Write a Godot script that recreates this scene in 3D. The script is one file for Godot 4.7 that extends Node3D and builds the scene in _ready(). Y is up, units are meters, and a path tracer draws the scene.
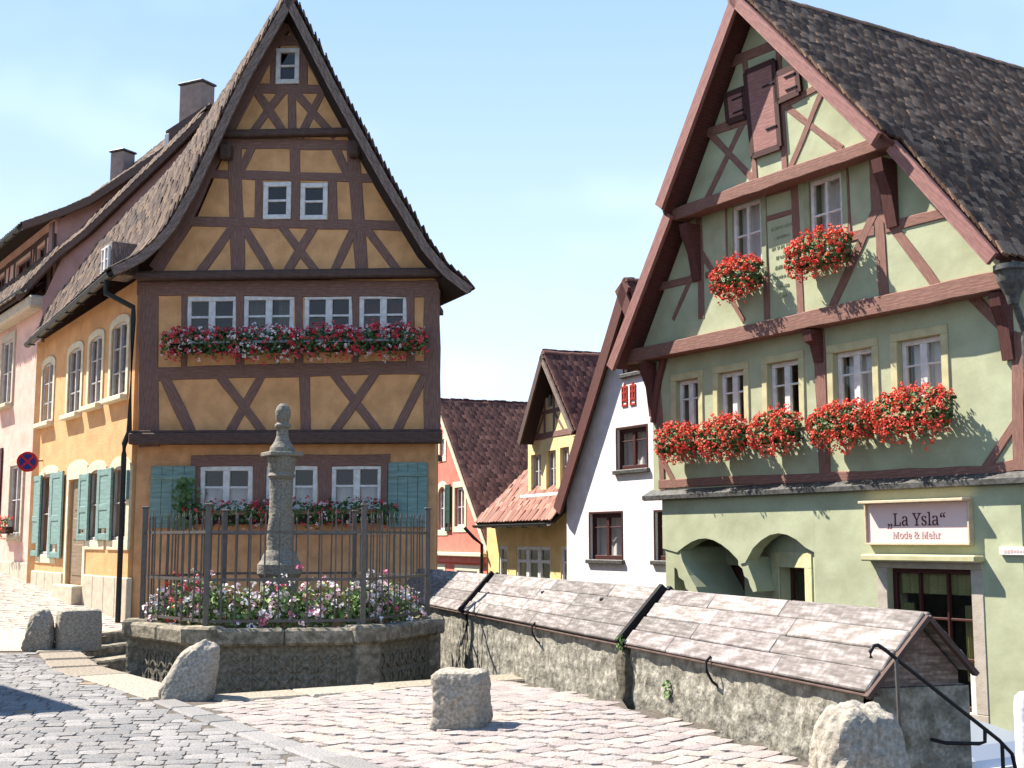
extends Node3D
# A sloping old-town square: half-timbered houses round a fenced fountain and a roofed parapet. Metres, y up, camera looks along -z.

class MB:
	var v := PackedVector3Array()
	var n := PackedVector3Array()
	var u := PackedVector2Array()
	var c := PackedColorArray()
	var col := Color.WHITE
	var uo := Vector2.ZERO
	func tri(a: Vector3, b: Vector3, d: Vector3, ua := Vector2.ZERO, ub := Vector2.ZERO, ud := Vector2.ZERO, mid = null) -> void:
		var nn := (b - a).cross(d - a)
		if nn.length_squared() < 1e-16:
			return
		nn = nn.normalized()
		if mid != null and nn.dot((a + b + d) / 3.0 - mid) < 0.0:
			nn = -nn
			var t := b; b = d; d = t
			var tu := ub; ub = ud; ud = tu
		v.append_array(PackedVector3Array([a, d, b]))
		n.append_array(PackedVector3Array([nn, nn, nn]))
		u.append_array(PackedVector2Array([ua + uo, ud + uo, ub + uo]))
		c.append_array(PackedColorArray([col, col, col]))
	func quad(a: Vector3, b: Vector3, d: Vector3, e: Vector3, mid = null) -> void:
		var w := a.distance_to(b)
		var h := a.distance_to(e)
		tri(a, b, d, Vector2(0, 0), Vector2(w, 0), Vector2(w, h), mid)
		tri(a, d, e, Vector2(0, 0), Vector2(w, h), Vector2(0, h), mid)
	func box(p: Vector3, s: Vector3, ch := 0.0, bs := Basis.IDENTITY) -> void:
		var h := s * 0.5
		ch = minf(ch, minf(h.x, minf(h.y, h.z)) * 0.9)
		for k in 3:
			var i := (k + 1) % 3
			var j := (k + 2) % 3
			for sg in [-1.0, 1.0]:
				var q := []
				for m in [[-1, -1], [1, -1], [1, 1], [-1, 1]]:
					var r := Vector3.ZERO
					r[k] = h[k] * sg
					r[i] = (h[i] - ch) * m[0]
					r[j] = (h[j] - ch) * m[1]
					q.append(p + bs * r)
				if s[i] >= s[j]:
					quad(q[0], q[1], q[2], q[3], p)
				else:
					quad(q[1], q[2], q[3], q[0], p)
		if ch <= 0.0:
			return
		for k in 3:
			var i := (k + 1) % 3
			var j := (k + 2) % 3
			for si in [-1.0, 1.0]:
				for sj in [-1.0, 1.0]:
					var q := []
					for m in [[-1.0, 0], [1.0, 0], [1.0, 1], [-1.0, 1]]:
						var r := Vector3.ZERO
						r[k] = (h[k] - ch) * m[0]
						r[i] = (h[i] - (ch if m[1] == 1 else 0.0)) * si
						r[j] = (h[j] - (0.0 if m[1] == 1 else ch)) * sj
						q.append(p + bs * r)
					quad(q[0], q[1], q[2], q[3], p)
		for sx in [-1.0, 1.0]:
			for sy in [-1.0, 1.0]:
				for sz in [-1.0, 1.0]:
					var sv := Vector3(sx, sy, sz)
					var q := []
					for k in 3:
						var r := h - Vector3(ch, ch, ch)
						r[k] = h[k]
						q.append(p + bs * (r * sv))
					tri(q[0], q[1], q[2], Vector2.ZERO, Vector2.ZERO, Vector2.ZERO, p)
	# a straight bar of square section between two points
	func bar(a: Vector3, b: Vector3, w: float, d: float, up := Vector3.UP, ch := 0.0) -> void:
		var x := (b - a).normalized()
		var z := x.cross(up)
		if z.length() < 0.01:
			z = x.cross(Vector3.RIGHT)
		z = z.normalized()
		var y := z.cross(x)
		box((a + b) * 0.5, Vector3(a.distance_to(b), w, d), ch, Basis(x, y, z))
	# prism from a flat outline (convex or not) in x,y between z0 and z1
	func prism(o: PackedVector2Array, z0: float, z1: float, xf := Transform3D.IDENTITY) -> void:
		var ix := Geometry2D.triangulate_polygon(o)
		for k in range(0, ix.size(), 3):
			var a := o[ix[k]]
			var b := o[ix[k + 1]]
			var d := o[ix[k + 2]]
			if (b - a).cross(d - a) < 0:
				var t := b; b = d; d = t
			tri(xf * Vector3(a.x, a.y, z1), xf * Vector3(b.x, b.y, z1), xf * Vector3(d.x, d.y, z1), a, b, d)
			tri(xf * Vector3(a.x, a.y, z0), xf * Vector3(d.x, d.y, z0), xf * Vector3(b.x, b.y, z0), a, d, b)
		var cw := Geometry2D.is_polygon_clockwise(o)
		for k in o.size():
			var a := o[k]
			var b := o[(k + 1) % o.size()]
			if cw:
				var t := b; b = a; a = t
			quad(xf * Vector3(a.x, a.y, z0), xf * Vector3(b.x, b.y, z0), xf * Vector3(b.x, b.y, z1), xf * Vector3(a.x, a.y, z1))
	func mesh() -> ArrayMesh:
		var r := []
		r.resize(Mesh.ARRAY_MAX)
		r[Mesh.ARRAY_VERTEX] = v
		r[Mesh.ARRAY_NORMAL] = n
		r[Mesh.ARRAY_TEX_UV] = u
		r[Mesh.ARRAY_COLOR] = c
		var m := ArrayMesh.new()
		m.add_surface_from_arrays(Mesh.PRIMITIVE_TRIANGLES, r)
		return m

var rng := RandomNumberGenerator.new()
var cam: Camera3D
var M := {}
var taken := {}

# ---------------------------------------------------------------- nodes
func numbered(called: String) -> String:
	var k: int = taken.get(called, 0)
	taken[called] = k + 1
	return called if k == 0 else "%s_%03d" % [called, k]

func tag(o: Node, label: String, category := "", group := "", kind := "") -> Node:
	if label != "": o.set_meta("label", label)
	if category != "": o.set_meta("category", category)
	if group != "": o.set_meta("group", group)
	if kind != "": o.set_meta("kind", kind)
	return o

func thing(called: String, label: String, category: String, xf := Transform3D.IDENTITY, group := "") -> Node3D:
	var o := Node3D.new()
	o.name = numbered(called)
	add_child(o)
	o.transform = xf
	tag(o, label, category, group)
	return o

func put(parent: Node, called: String, mesh: Mesh, material: Material, xf := Transform3D.IDENTITY) -> MeshInstance3D:
	var o := MeshInstance3D.new()
	o.name = numbered(called) if parent == self else called
	o.mesh = mesh
	o.material_override = material
	o.transform = xf
	parent.add_child(o, true)
	return o

func structure(called: String, mesh: Mesh, material: Material, label := "") -> MeshInstance3D:
	var o := put(self, called, mesh, material)
	tag(o, label, "", "", "structure")
	return o

# frame of a wall: x along the wall (left to right seen from outside), y up, z out of the wall
func frame(x: float, d: float, tx: float, td: float) -> Transform3D:
	var t := Vector3(tx, 0, -td).normalized()
	return Transform3D(Basis(t, Vector3.UP, t.cross(Vector3.UP)), Vector3(x, 0, -d))

func off(x := 0.0, y := 0.0, z := 0.0) -> Transform3D:
	return Transform3D(Basis.IDENTITY, Vector3(x, y, z))

# how near the middle of the photograph's field a world point is: its distance, or -1 when out of it
func in_view(p: Vector3, margin := 1.06) -> float:
	var q := cam.transform.affine_inverse() * p
	if q.z > -1.0: return -1.0
	if absf(q.x / -q.z) > 0.4 * margin or absf(q.y / -q.z) > 0.3 * margin: return -1.0
	return q.length()

# ---------------------------------------------------------------- materials
func noise_image(seed_: int, freq: float, octaves: int, lo: float, hi: float, power := 1.0, size := 512, kind := FastNoiseLite.TYPE_SIMPLEX_SMOOTH, stretch := 1) -> Image:
	var f := FastNoiseLite.new()
	f.seed = seed_
	f.noise_type = kind
	f.frequency = freq
	f.fractal_type = FastNoiseLite.FRACTAL_FBM
	f.fractal_octaves = octaves
	var im := f.get_seamless_image(size, size / stretch)
	im.convert(Image.FORMAT_L8)
	if stretch > 1:
		im.resize(size, size, Image.INTERPOLATE_CUBIC)
		im.rotate_90(CLOCKWISE)
	var d := im.get_data()
	var lut := PackedByteArray()
	lut.resize(256)
	for k in 256:
		lut[k] = int(clampf(lo + (hi - lo) * pow(k / 255.0, power), 0, 1) * 255)
	for k in d.size():
		d[k] = lut[d[k]]
	return Image.create_from_data(size, size, false, Image.FORMAT_L8, d)

# blends two grey images and tints dark and light ends
func tinted(a: Image, b: Image, dark: Color, light: Color) -> ImageTexture:
	var n := a.get_width()
	var da := a.get_data()
	var db := b.get_data()
	var o := PackedByteArray()
	o.resize(n * n * 3)
	for k in n * n:
		var t := (da[k] / 255.0) * (db[k] / 255.0)
		var c := dark.lerp(light, t)
		o[k * 3] = int(c.r * 255); o[k * 3 + 1] = int(c.g * 255); o[k * 3 + 2] = int(c.b * 255)
	return ImageTexture.create_from_image(Image.create_from_data(n, n, false, Image.FORMAT_RGB8, o))

var T := {}
func textures() -> void:
	var fine := noise_image(3, 0.06, 4, 0.0, 1.0)
	var mid := noise_image(5, 0.02, 5, 0.0, 1.0)
	var broad := noise_image(7, 0.008, 5, 0.1, 1.1)
	var grain := noise_image(11, 0.03, 4, 0.0, 1.0, 1.0, 512, FastNoiseLite.TYPE_SIMPLEX_SMOOTH, 8)
	var cells := noise_image(13, 0.03, 3, 0.0, 1.0, 1.0, 512, FastNoiseLite.TYPE_CELLULAR)
	T.plaster = tinted(noise_image(21, 0.010, 6, 0.3, 1.25), noise_image(22, 0.09, 3, 0.8, 1.05), Color(.80, .79, .765), Color(1, 1, 1))
	T.worn = tinted(noise_image(23, 0.015, 6, 0.2, 1.3), noise_image(24, 0.07, 4, 0.55, 1.15), Color(.36, .35, .31), Color(1, 1, 1))
	T.wood = tinted(grain, noise_image(25, 0.01, 4, 0.75, 1.1), Color(.76, .745, .735), Color(1, 1, 1))
	T.oldwood = tinted(noise_image(26, 0.03, 4, 0.2, 1.15, 1.0, 512, FastNoiseLite.TYPE_SIMPLEX_SMOOTH, 8), noise_image(27, 0.02, 5, 0.5, 1.1), Color(.5, .48, .45), Color(1, 1, 1))
	T.stone = tinted(noise_image(28, 0.03, 5, 0.25, 1.15), noise_image(29, 0.1, 3, 0.6, 1.1), Color(.42, .42, .38), Color(1, .99, .97))
	T.tile = tinted(noise_image(30, 0.03, 4, 0.25, 1.1), noise_image(31, 0.12, 3, 0.6, 1.1), Color(.40, .37, .34), Color(1, 1, 1))
	T.fine_h = ImageTexture.create_from_image(fine)
	T.mid_h = ImageTexture.create_from_image(mid)
	T.broad_h = ImageTexture.create_from_image(broad)
	T.grain_h = ImageTexture.create_from_image(grain)
	T.cells_h = ImageTexture.create_from_image(cells)

func mat(c: Color, rough := 0.9, tex = null, metres := 1.5, bump = null, cm := 0.4, world := true) -> StandardMaterial3D:
	var m := StandardMaterial3D.new()
	m.albedo_color = c
	m.roughness = rough
	m.metallic_specular = 0.35
	if tex != null:
		m.albedo_texture = T[tex]
	if bump != null:
		m.heightmap_enabled = true
		m.heightmap_texture = T[bump]
		m.heightmap_scale = cm
	if tex != null or bump != null:
		if world:
			m.uv1_triplanar = true
			m.uv1_world_triplanar = true
		m.uv1_scale = Vector3.ONE / metres
	return m

func vmat(rough := 0.8, light := 0.0) -> StandardMaterial3D:
	var m := StandardMaterial3D.new()
	m.vertex_color_use_as_albedo = true
	m.roughness = rough
	m.metallic_specular = 0.3
	if light > 0.0:
		m.backlight_enabled = true
		m.backlight = Color(light, light, light)
	return m

# ---------------------------------------------------------------- shapes
func lathe(p: Array, seg := 20) -> ArrayMesh:
	var st := SurfaceTool.new()
	st.begin(Mesh.PRIMITIVE_TRIANGLES)
	for k in p.size() - 1:
		var a: Vector2 = p[k]
		var b: Vector2 = p[k + 1]
		var sl := Vector2(b.y - a.y, a.x - b.x).normalized()
		for j in seg:
			var t0 := TAU * j / seg
			var t1 := TAU * (j + 1) / seg
			var q := []
			for e in [[a, t0], [a, t1], [b, t1], [b, t0]]:
				q.append([Vector3(e[0].x * cos(e[1]), e[0].y, -e[0].x * sin(e[1])), Vector3(sl.x * cos(e[1]), sl.y, -sl.x * sin(e[1]))])
			for i in [0, 2, 1, 0, 3, 2]:
				st.set_normal(q[i][1])
				st.set_uv(Vector2(q[i][0].x, q[i][0].y))
				st.add_vertex(q[i][0])
	return st.commit()

func tube(pts: Array, r: float, seg := 8) -> ArrayMesh:
	var st := SurfaceTool.new()
	st.begin(Mesh.PRIMITIVE_TRIANGLES)
	var rings := []
	for k in pts.size():
		var d: Vector3 = (pts[mini(k + 1, pts.size() - 1)] - pts[maxi(k - 1, 0)]).normalized()
		var x := d.cross(Vector3.UP)
		if x.length() < 0.05: x = d.cross(Vector3.RIGHT)
		x = x.normalized()
		var y := x.cross(d)
		var ring := []
		for j in seg:
			var w := x * cos(TAU * j / seg) + y * sin(TAU * j / seg)
			ring.append([pts[k] + w * r, w])
		rings.append(ring)
	for k in pts.size() - 1:
		for j in seg:
			var q := [rings[k][j], rings[k][(j + 1) % seg], rings[k + 1][(j + 1) % seg], rings[k + 1][j]]
			for i in [0, 1, 2, 0, 2, 3]:
				st.set_normal(q[i][1])
				st.set_uv(Vector2.ZERO)
				st.add_vertex(q[i][0])
	for e in [0, pts.size() - 1]:
		for j in range(1, seg - 1):
			for i in [0, j, j + 1]:
				st.set_normal((pts[e] - pts[1 if e == 0 else e - 1]).normalized())
				st.set_uv(Vector2.ZERO)
				st.add_vertex(rings[e][i][0])
	return st.commit()

# an uneven stone: a rounded block of the given size, standing on y = 0; top narrows by taper, lean shifts its top
func rock(size: Vector3, seed_: int, power := 4.0, rough := 0.06, taper := 0.2, lean := Vector2.ZERO, res := 16) -> ArrayMesh:
	var f := FastNoiseLite.new()
	f.seed = seed_
	f.frequency = 1.0
	f.fractal_octaves = 4
	var st := SurfaceTool.new()
	st.begin(Mesh.PRIMITIVE_TRIANGLES)
	st.set_smooth_group(0)
	var base := 0
	for k in 3:
		for sg in [-1.0, 1.0]:
			for i in res + 1:
				for j in res + 1:
					var q := Vector3.ZERO
					q[k] = sg
					q[(k + 1) % 3] = tan((i * 2.0 / res - 1.0) * 0.7853)
					q[(k + 2) % 3] = tan((j * 2.0 / res - 1.0) * 0.7853)
					var m := pow(pow(absf(q.x), power) + pow(absf(q.y), power) + pow(absf(q.z), power), 1.0 / power)
					q /= m
					var w := q * size * 0.5
					var nz := f.get_noise_3dv(w * 3.0 + Vector3(seed_, 0, 0)) * rough + f.get_noise_3dv(w * 11.0) * rough * 0.45
					w += q.normalized() * nz
					var hy := (w.y / size.y + 0.5)
					w.x = w.x * (1.0 - taper * hy) + lean.x * hy * hy
					w.z = w.z * (1.0 - taper * hy) + lean.y * hy * hy
					w.y += size.y * 0.5
					st.set_uv(Vector2(i, j) * 0.1)
					st.add_vertex(w)
			for i in res:
				for j in res:
					var a := base + i * (res + 1) + j
					var o := [a, a + res + 1, a + res + 2, a, a + res + 2, a + 1]
					if sg > 0: o.reverse()
					for e in o: st.add_index(e)
			base += (res + 1) * (res + 1)
	st.generate_normals()
	return st.commit()

# a hewn timber along x from 0 to length, w wide in y, standing out to h in z
func timber(length: float, w: float, h: float) -> ArrayMesh:
	var b := MB.new()
	b.uo = Vector2(rng.randf() * 9, rng.randf() * 9)
	var nseg := maxi(1, int(length / 0.45))
	var rings := []
	var ch := 0.012
	for k in nseg + 1:
		var x := length * k / nseg
		var e0 := -w / 2 + rng.randf_range(-.012, .012)
		var e1 := w / 2 + rng.randf_range(-.012, .012)
		var hz := h + rng.randf_range(-.004, .004)
		rings.append([Vector3(x, e0, -.05), Vector3(x, e0, hz - ch), Vector3(x, e0 + ch, hz), Vector3(x, e1 - ch, hz), Vector3(x, e1, hz - ch), Vector3(x, e1, -.05)])
	for k in nseg:
		var vv := 0.0
		for j in 5:
			var a: Vector3 = rings[k][j]
			var d: Vector3 = rings[k][j + 1]
			var e: Vector3 = rings[k + 1][j + 1]
			var g: Vector3 = rings[k + 1][j]
			var st := a.distance_to(d)
			var mid := Vector3((a.x + g.x) * .5, 0, 0)
			b.tri(a, d, e, Vector2(a.x, vv), Vector2(a.x, vv + st), Vector2(g.x, vv + st), mid)
			b.tri(a, e, g, Vector2(a.x, vv), Vector2(g.x, vv + st), Vector2(g.x, vv), mid)
			vv += st
	for e in [0, nseg]:
		var r: Array = rings[e]
		for j in range(1, 5):
			b.tri(r[0], r[j], r[j + 1], Vector2.ZERO, Vector2.ZERO, Vector2.ZERO, Vector3(length * .5, 0, 0))
	return b.mesh()

func timbers(parent: Node3D, xf: Transform3D, list: Array, material: Material, proud := 0.014, called := "timber_beam", ext := .05) -> void:
	for e in list:
		var a := Vector3(e[0], e[1], 0)
		var d := Vector3(e[2], e[3], 0) - a
		a -= d.normalized() * ext
		d += d.normalized() * ext * 2.0
		var t := Transform3D(Basis(Vector3(0, 0, 1), atan2(d.y, d.x)), a)
		put(parent, called, timber(d.length(), e[4], proud + rng.randf_range(0, .009)), material, xf * t)

func rect_poly(r: Array) -> PackedVector2Array:
	return PackedVector2Array([Vector2(r[0], r[1]), Vector2(r[2], r[1]), Vector2(r[2], r[3]), Vector2(r[0], r[3])])

func arch_poly(r: Array, rise: float) -> PackedVector2Array:
	var o := PackedVector2Array([Vector2(r[0], r[1]), Vector2(r[2], r[1])])
	for k in 9:
		var t := PI * k / 8.0
		o.append(Vector2((r[0] + r[2]) / 2 + cos(t) * (r[2] - r[0]) / 2, r[3] - rise + sin(t) * rise))
	return o

# a wall slab with openings cut through it; its face lies in z = 0 of xf and it is depth thick
func wall(parent: Node3D, xf: Transform3D, outline: PackedVector2Array, holes: Array, material: Material, depth := 0.3, called := "wall") -> CSGPolygon3D:
	var w := CSGPolygon3D.new()
	w.name = called
	w.polygon = outline
	w.depth = depth
	w.material = material
	w.transform = xf
	parent.add_child(w, true)
	for h in holes:
		var s := CSGPolygon3D.new()
		s.name = "opening"
		s.polygon = h
		s.depth = depth + 0.4
		s.position.z = 0.2
		s.operation = CSGShape3D.OPERATION_SUBTRACTION
		s.material = material
		w.add_child(s, true)
	return w

# plain closing wall between two plan points of the parent's frame
func back_wall(parent: Node3D, a: Vector2, b: Vector2, y0: float, y1: float, material: Material) -> void:
	var m := MB.new()
	var p := Vector3(a.x, (y0 + y1) / 2, a.y)
	var q := Vector3(b.x, (y0 + y1) / 2, b.y)
	m.bar(p, q, y1 - y0, 0.25)
	put(parent, "wall", m.mesh(), material)

# casement window filling r = [x0, y0, x1, y1] of the wall frame xf, set back by z
func window(parent: Node3D, xf: Transform3D, r: Array, z: float, o := {}) -> Node3D:
	var w: float = r[2] - r[0]
	var h: float = r[3] - r[1]
	var fw: float = o.get("fw", 0.06)
	var bw: float = o.get("bw", 0.025)
	var t := xf * off(r[0], r[1], z)
	var cols: int = o.get("cols", 2)
	var rows: Array = o.get("rows", [0.5])
	var mull: float = o.get("mull", 0.09)
	var b := MB.new()
	b.box(Vector3(w / 2, fw / 2, 0), Vector3(w, fw, .07), .008)
	b.box(Vector3(w / 2, h - fw / 2, 0), Vector3(w, fw, .07), .008)
	b.box(Vector3(fw / 2, h / 2, .0), Vector3(fw, h - 2 * fw, .068), .008)
	b.box(Vector3(w - fw / 2, h / 2, .0), Vector3(fw, h - 2 * fw, .068), .008)
	var xs := [fw]
	for k in range(1, cols):
		var x := w * k / cols
		b.box(Vector3(x, h / 2, .003), Vector3(mull, h - 2 * fw, .07), .008)
		xs.append(x - mull / 2); xs.append(x + mull / 2)
	xs.append(w - fw)
	var ys := [fw]
	for e in rows:
		for k in cols:
			b.box(Vector3((xs[2 * k] + xs[2 * k + 1]) / 2, h * e, .0), Vector3(xs[2 * k + 1] - xs[2 * k], bw, .05), .005)
		ys.append(h * e - bw / 2); ys.append(h * e + bw / 2)
	ys.append(h - fw)
	var win := put(parent, o.get("name", "window"), b.mesh(), o.get("mat", M.white_paint), t)
	for i in cols:
		for j in rows.size() + 1:
			var x0: float = xs[2 * i]; var x1: float = xs[2 * i + 1]; var y0: float = ys[2 * j]; var y1: float = ys[2 * j + 1]
			var q := QuadMesh.new()
			q.size = Vector2(x1 - x0 + .01, y1 - y0 + .01)
			var tilt := Basis.from_euler(Vector3(rng.randf_range(-.012, .012), rng.randf_range(-.015, .015), 0))
			put(win, "pane", q, M.glass, Transform3D(tilt, Vector3((x0 + x1) / 2, (y0 + y1) / 2, -.012)))
	if o.has("curtain"):
		var cu: Array = o.curtain   # [height share from the bottom up to, from, material, sides only]
		var spans := [[.03, w - .03]] if not o.get("parted", false) else [[.03, w * .36], [w * .64, w - .03]]
		for sp in spans:
			var cb := MB.new()
			var nseg := 14
			for k in nseg:
				var xa: float = lerpf(sp[0], sp[1], k / float(nseg))
				var xb: float = lerpf(sp[0], sp[1], (k + 1) / float(nseg))
				var za := -.16 + .025 * sin(k * 1.9 + r[0] * 5)
				var zb := -.16 + .025 * sin((k + 1) * 1.9 + r[0] * 5)
				cb.quad(Vector3(xa, h * cu[1], za), Vector3(xb, h * cu[1], zb), Vector3(xb, h * cu[0], zb), Vector3(xa, h * cu[0], za))
			put(win, "curtain", cb.mesh(), cu[2])
	if o.has("surround"):
		var s: float = o.surround
		var p: float = o.get("proud", .025)
		var sb := MB.new()
		var rise: float = o.get("rise", 0.0)
		var dz := -z
		var low: float = s if not o.get("no_bottom", false) else 0.0
		if rise > 0:
			var outer := arch_poly([-s, -low, w + s, h + s], rise + s * .4)
			var inner := arch_poly([0, 0, w, h], rise)
			var ring := PackedVector2Array()
			# bottom band, then jambs and arch as strips
			if low > 0: sb.box(Vector3(w / 2, -low / 2, dz), Vector3(w + 2 * s, low, p * 2), .01)
			var io := [Vector2(0, 0)]; var oo := [Vector2(-s, 0)]
			for k in range(10, 1, -1):
				io.append(inner[k]); oo.append(outer[k])
			io.append(Vector2(w, 0)); oo.append(Vector2(w + s, 0))
			for k in io.size() - 1:
				ring = PackedVector2Array([io[k], oo[k], oo[k + 1], io[k + 1]])
				sb.prism(ring, dz - .02, dz + p)
		else:
			sb.box(Vector3(-s / 2, h / 2, dz), Vector3(s, h, p * 2), .008)
			sb.box(Vector3(w + s / 2, h / 2, dz), Vector3(s, h, p * 2), .008)
			sb.box(Vector3(w / 2, h + s / 2, dz), Vector3(w + 2 * s, s, p * 2), .008)
			if low > 0: sb.box(Vector3(w / 2, -low / 2, dz), Vector3(w + 2 * s, low, p * 2), .008)
		put(win, "surround", sb.mesh(), o.get("surround_mat", M.stone_trim))
	if o.has("sill"):
		var sl: float = o.sill
		var lb := MB.new()
		lb.box(Vector3(w / 2, -.05, -z + sl / 2 - .04), Vector3(w + .24, .1, sl + .08), .015)
		put(win, "sill", lb.mesh(), o.get("sill_mat", o.get("surround_mat", M.stone_trim)))
	return win

# panelled or boarded shutter in r of the wall frame, standing out by z
func shutter(parent: Node3D, xf: Transform3D, r: Array, z: float, material: Material, style := "panel", called := "shutter") -> void:
	var w: float = r[2] - r[0]
	var h: float = r[3] - r[1]
	var b := MB.new()
	var o := put(parent, called, null, material, xf * off(r[0], r[1], z))
	if style == "panel":
		var s := w * .2
		b.box(Vector3(s / 2, h / 2, 0), Vector3(s, h, .045), .006)
		b.box(Vector3(w - s / 2, h / 2, 0), Vector3(s, h, .045), .006)
		for e in [0.0, .46, 1.0]:
			b.box(Vector3(w / 2, lerpf(.07, h - .07, e), 0), Vector3(w - 2 * s, .12, .044), .006)
		for e in [[.13, .46], [.46, .97]]:
			b.box(Vector3(w / 2, h * (e[0] + e[1]) / 2, 0), Vector3(w - 2 * s, h * (e[1] - e[0]) - .1, .024), .008)
	else:
		var nb := 4
		for k in nb:
			b.box(Vector3(w * (k + .5) / nb, h / 2, 0), Vector3(w / nb - .006, h, .03), .004)
		for e in [.12, .82]:
			b.box(Vector3(w / 2, h * e, .025), Vector3(w - .02, .09, .025), .006)
	o.mesh = b.mesh()

# ---------------------------------------------------------------- roofs
func along(p: Array, t: float) -> Vector3:
	var total := 0.0
	for k in p.size() - 1: total += p[k].distance_to(p[k + 1])
	var want := clampf(t, 0, 1) * total
	for k in p.size() - 1:
		var l: float = p[k].distance_to(p[k + 1])
		if want <= l or k == p.size() - 2: return p[k].lerp(p[k + 1], clampf(want / maxf(l, .0001), 0, 1))
		want -= l
	return p[-1]

var tile_meshes := {}
func tile_mesh(w: float, l: float, th := .024) -> ArrayMesh:
	var key := "%.3f_%.3f" % [w, l]
	if not tile_meshes.has(key):
		var o := [Vector2(-.5, .16), Vector2(-.3, .04), Vector2(0, 0), Vector2(.3, .04), Vector2(.5, .16)]
		var b := MB.new()
		for k in 4:
			var p: Vector2 = o[k]; var q: Vector2 = o[k + 1]
			var zp := th + .014 * (1.0 - 4.0 * p.x * p.x); var zq := th + .014 * (1.0 - 4.0 * q.x * q.x)
			b.quad(Vector3(p.x * w, p.y * l, zp), Vector3(q.x * w, q.y * l, zq), Vector3(q.x * w, l, zq), Vector3(p.x * w, l, zp))
			b.quad(Vector3(p.x * w, p.y * l, -.006), Vector3(q.x * w, q.y * l, -.006), Vector3(q.x * w, q.y * l, zq), Vector3(p.x * w, p.y * l, zp))
		for e in [[-.5, 1.0], [.5, -1.0]]:
			var a := Vector3(e[0] * w, .16 * l, -.006); var d := Vector3(e[0] * w, l, -.006)
			b.quad(a, d, d + Vector3(0, 0, th + .006), a + Vector3(0, 0, th + .006), Vector3(0, l / 2, 0))
		tile_meshes[key] = b.mesh()
	return tile_meshes[key]

# roof face ruled between two sloping edges a and b (lists from eave to ridge, in the parent's frame)
func roof_face(parent: Node3D, a: Array, b: Array, tints: Array, o := {}) -> void:
	var tw: float = o.get("tw", .18)
	var course: float = o.get("course", .15)
	var la := 0.0
	for k in a.size() - 1: la = la + a[k].distance_to(a[k + 1])
	var rows := int(la / course)
	var side: float = o.get("flip", 1.0)
	var deck := MB.new()
	var ns := 24
	for k in ns:
		var p0 := along(a, k / float(ns)); var p1 := along(a, (k + 1) / float(ns))
		var q0 := along(b, k / float(ns)); var q1 := along(b, (k + 1) / float(ns))
		var nn := (q0 - p0).cross(p1 - p0).normalized() * side
		var dn := -nn * .07
		deck.quad(p0, q0, q1, p1, (p0 + q1) / 2 - nn)
		deck.quad(p0 + dn, q0 + dn, q1 + dn, p1 + dn, (p0 + q1) / 2)
		deck.quad(p0, p1, p1 + dn, p0 + dn, (p0 + q1) / 2)
		deck.quad(q0, q1, q1 + dn, q0 + dn, (p0 + q1) / 2)
		if k == 0: deck.quad(p0, q0, q0 + dn, p0 + dn, (p1 + q1) / 2)
	var roof := put(parent, "roof", deck.mesh(), o.get("deck", M.deck))
	var mesh := tile_mesh(tw * .97, course * 2.0)
	var xfs := []
	var gx := parent.global_transform if parent.is_inside_tree() else parent.transform
	for r in rows:
		var t := r / float(rows)
		var p := along(a, t); var q := along(b, t)
		var p2 := along(a, minf(t + .01, 1.0)); var q2 := along(b, minf(t + .01, 1.0))
		if t > .985: p2 = p + (p - along(a, t - .01)); q2 = q + (q - along(b, t - .01))
		var x := (q - p).normalized() * side
		var nc := int(p.distance_to(q) / tw)
		for c in range(0 if r % 2 == 0 else -1, nc):
			var s := clampf((c + (.5 if r % 2 == 0 else 1.0)) / nc, .5 / nc, 1 - .5 / nc)
			var at := p.lerp(q, s)
			var up := (p2.lerp(q2, s) - at)
			up = (up - x * up.dot(x)).normalized()
			var nn := x.cross(up)
			var bs := Basis(x, up, nn) * Basis.from_euler(Vector3(.13 + rng.randf_range(-.04, .05), rng.randf_range(-.05, .05), rng.randf_range(-.035, .035)))
			xfs.append([Transform3D(bs, at + nn * (.035 + rng.randf_range(0, .006)) + up * rng.randf_range(-.012, .012) - up * .03), rng.randi() % tints.size()])
	var nparts: int = o.get("parts", 0)
	if nparts > 0:
		var cand := []
		for k in xfs.size():
			var d := in_view(gx * xfs[k][0].origin, 1.0)
			if d > 0: cand.append([d, k])
		cand.sort_custom(func(e, f): return e[0] < f[0])
		var gone := {}
		for k in mini(nparts, cand.size()):
			var e: Array = xfs[cand[k][1]]
			put(roof, "tile", mesh, tints[e[1]], e[0])
			gone[cand[k][1]] = true
		var rest := []
		for k in xfs.size():
			if not gone.has(k): rest.append(xfs[k])
		xfs = rest
	if xfs.size() > 0:
		var mm := MultiMesh.new()
		mm.transform_format = MultiMesh.TRANSFORM_3D
		mm.use_colors = true
		mm.mesh = mesh
		mm.instance_count = xfs.size()
		for k in xfs.size():
			mm.set_instance_transform(k, xfs[k][0])
			mm.set_instance_color(k, tints[xfs[k][1]].albedo_color.srgb_to_linear())
		var mi := MultiMeshInstance3D.new()
		mi.name = "roof_tiles"
		mi.multimesh = mm
		mi.material_override = M.tile_vertex
		mi.set_meta("kind", "stuff")
		roof.add_child(mi)

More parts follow.
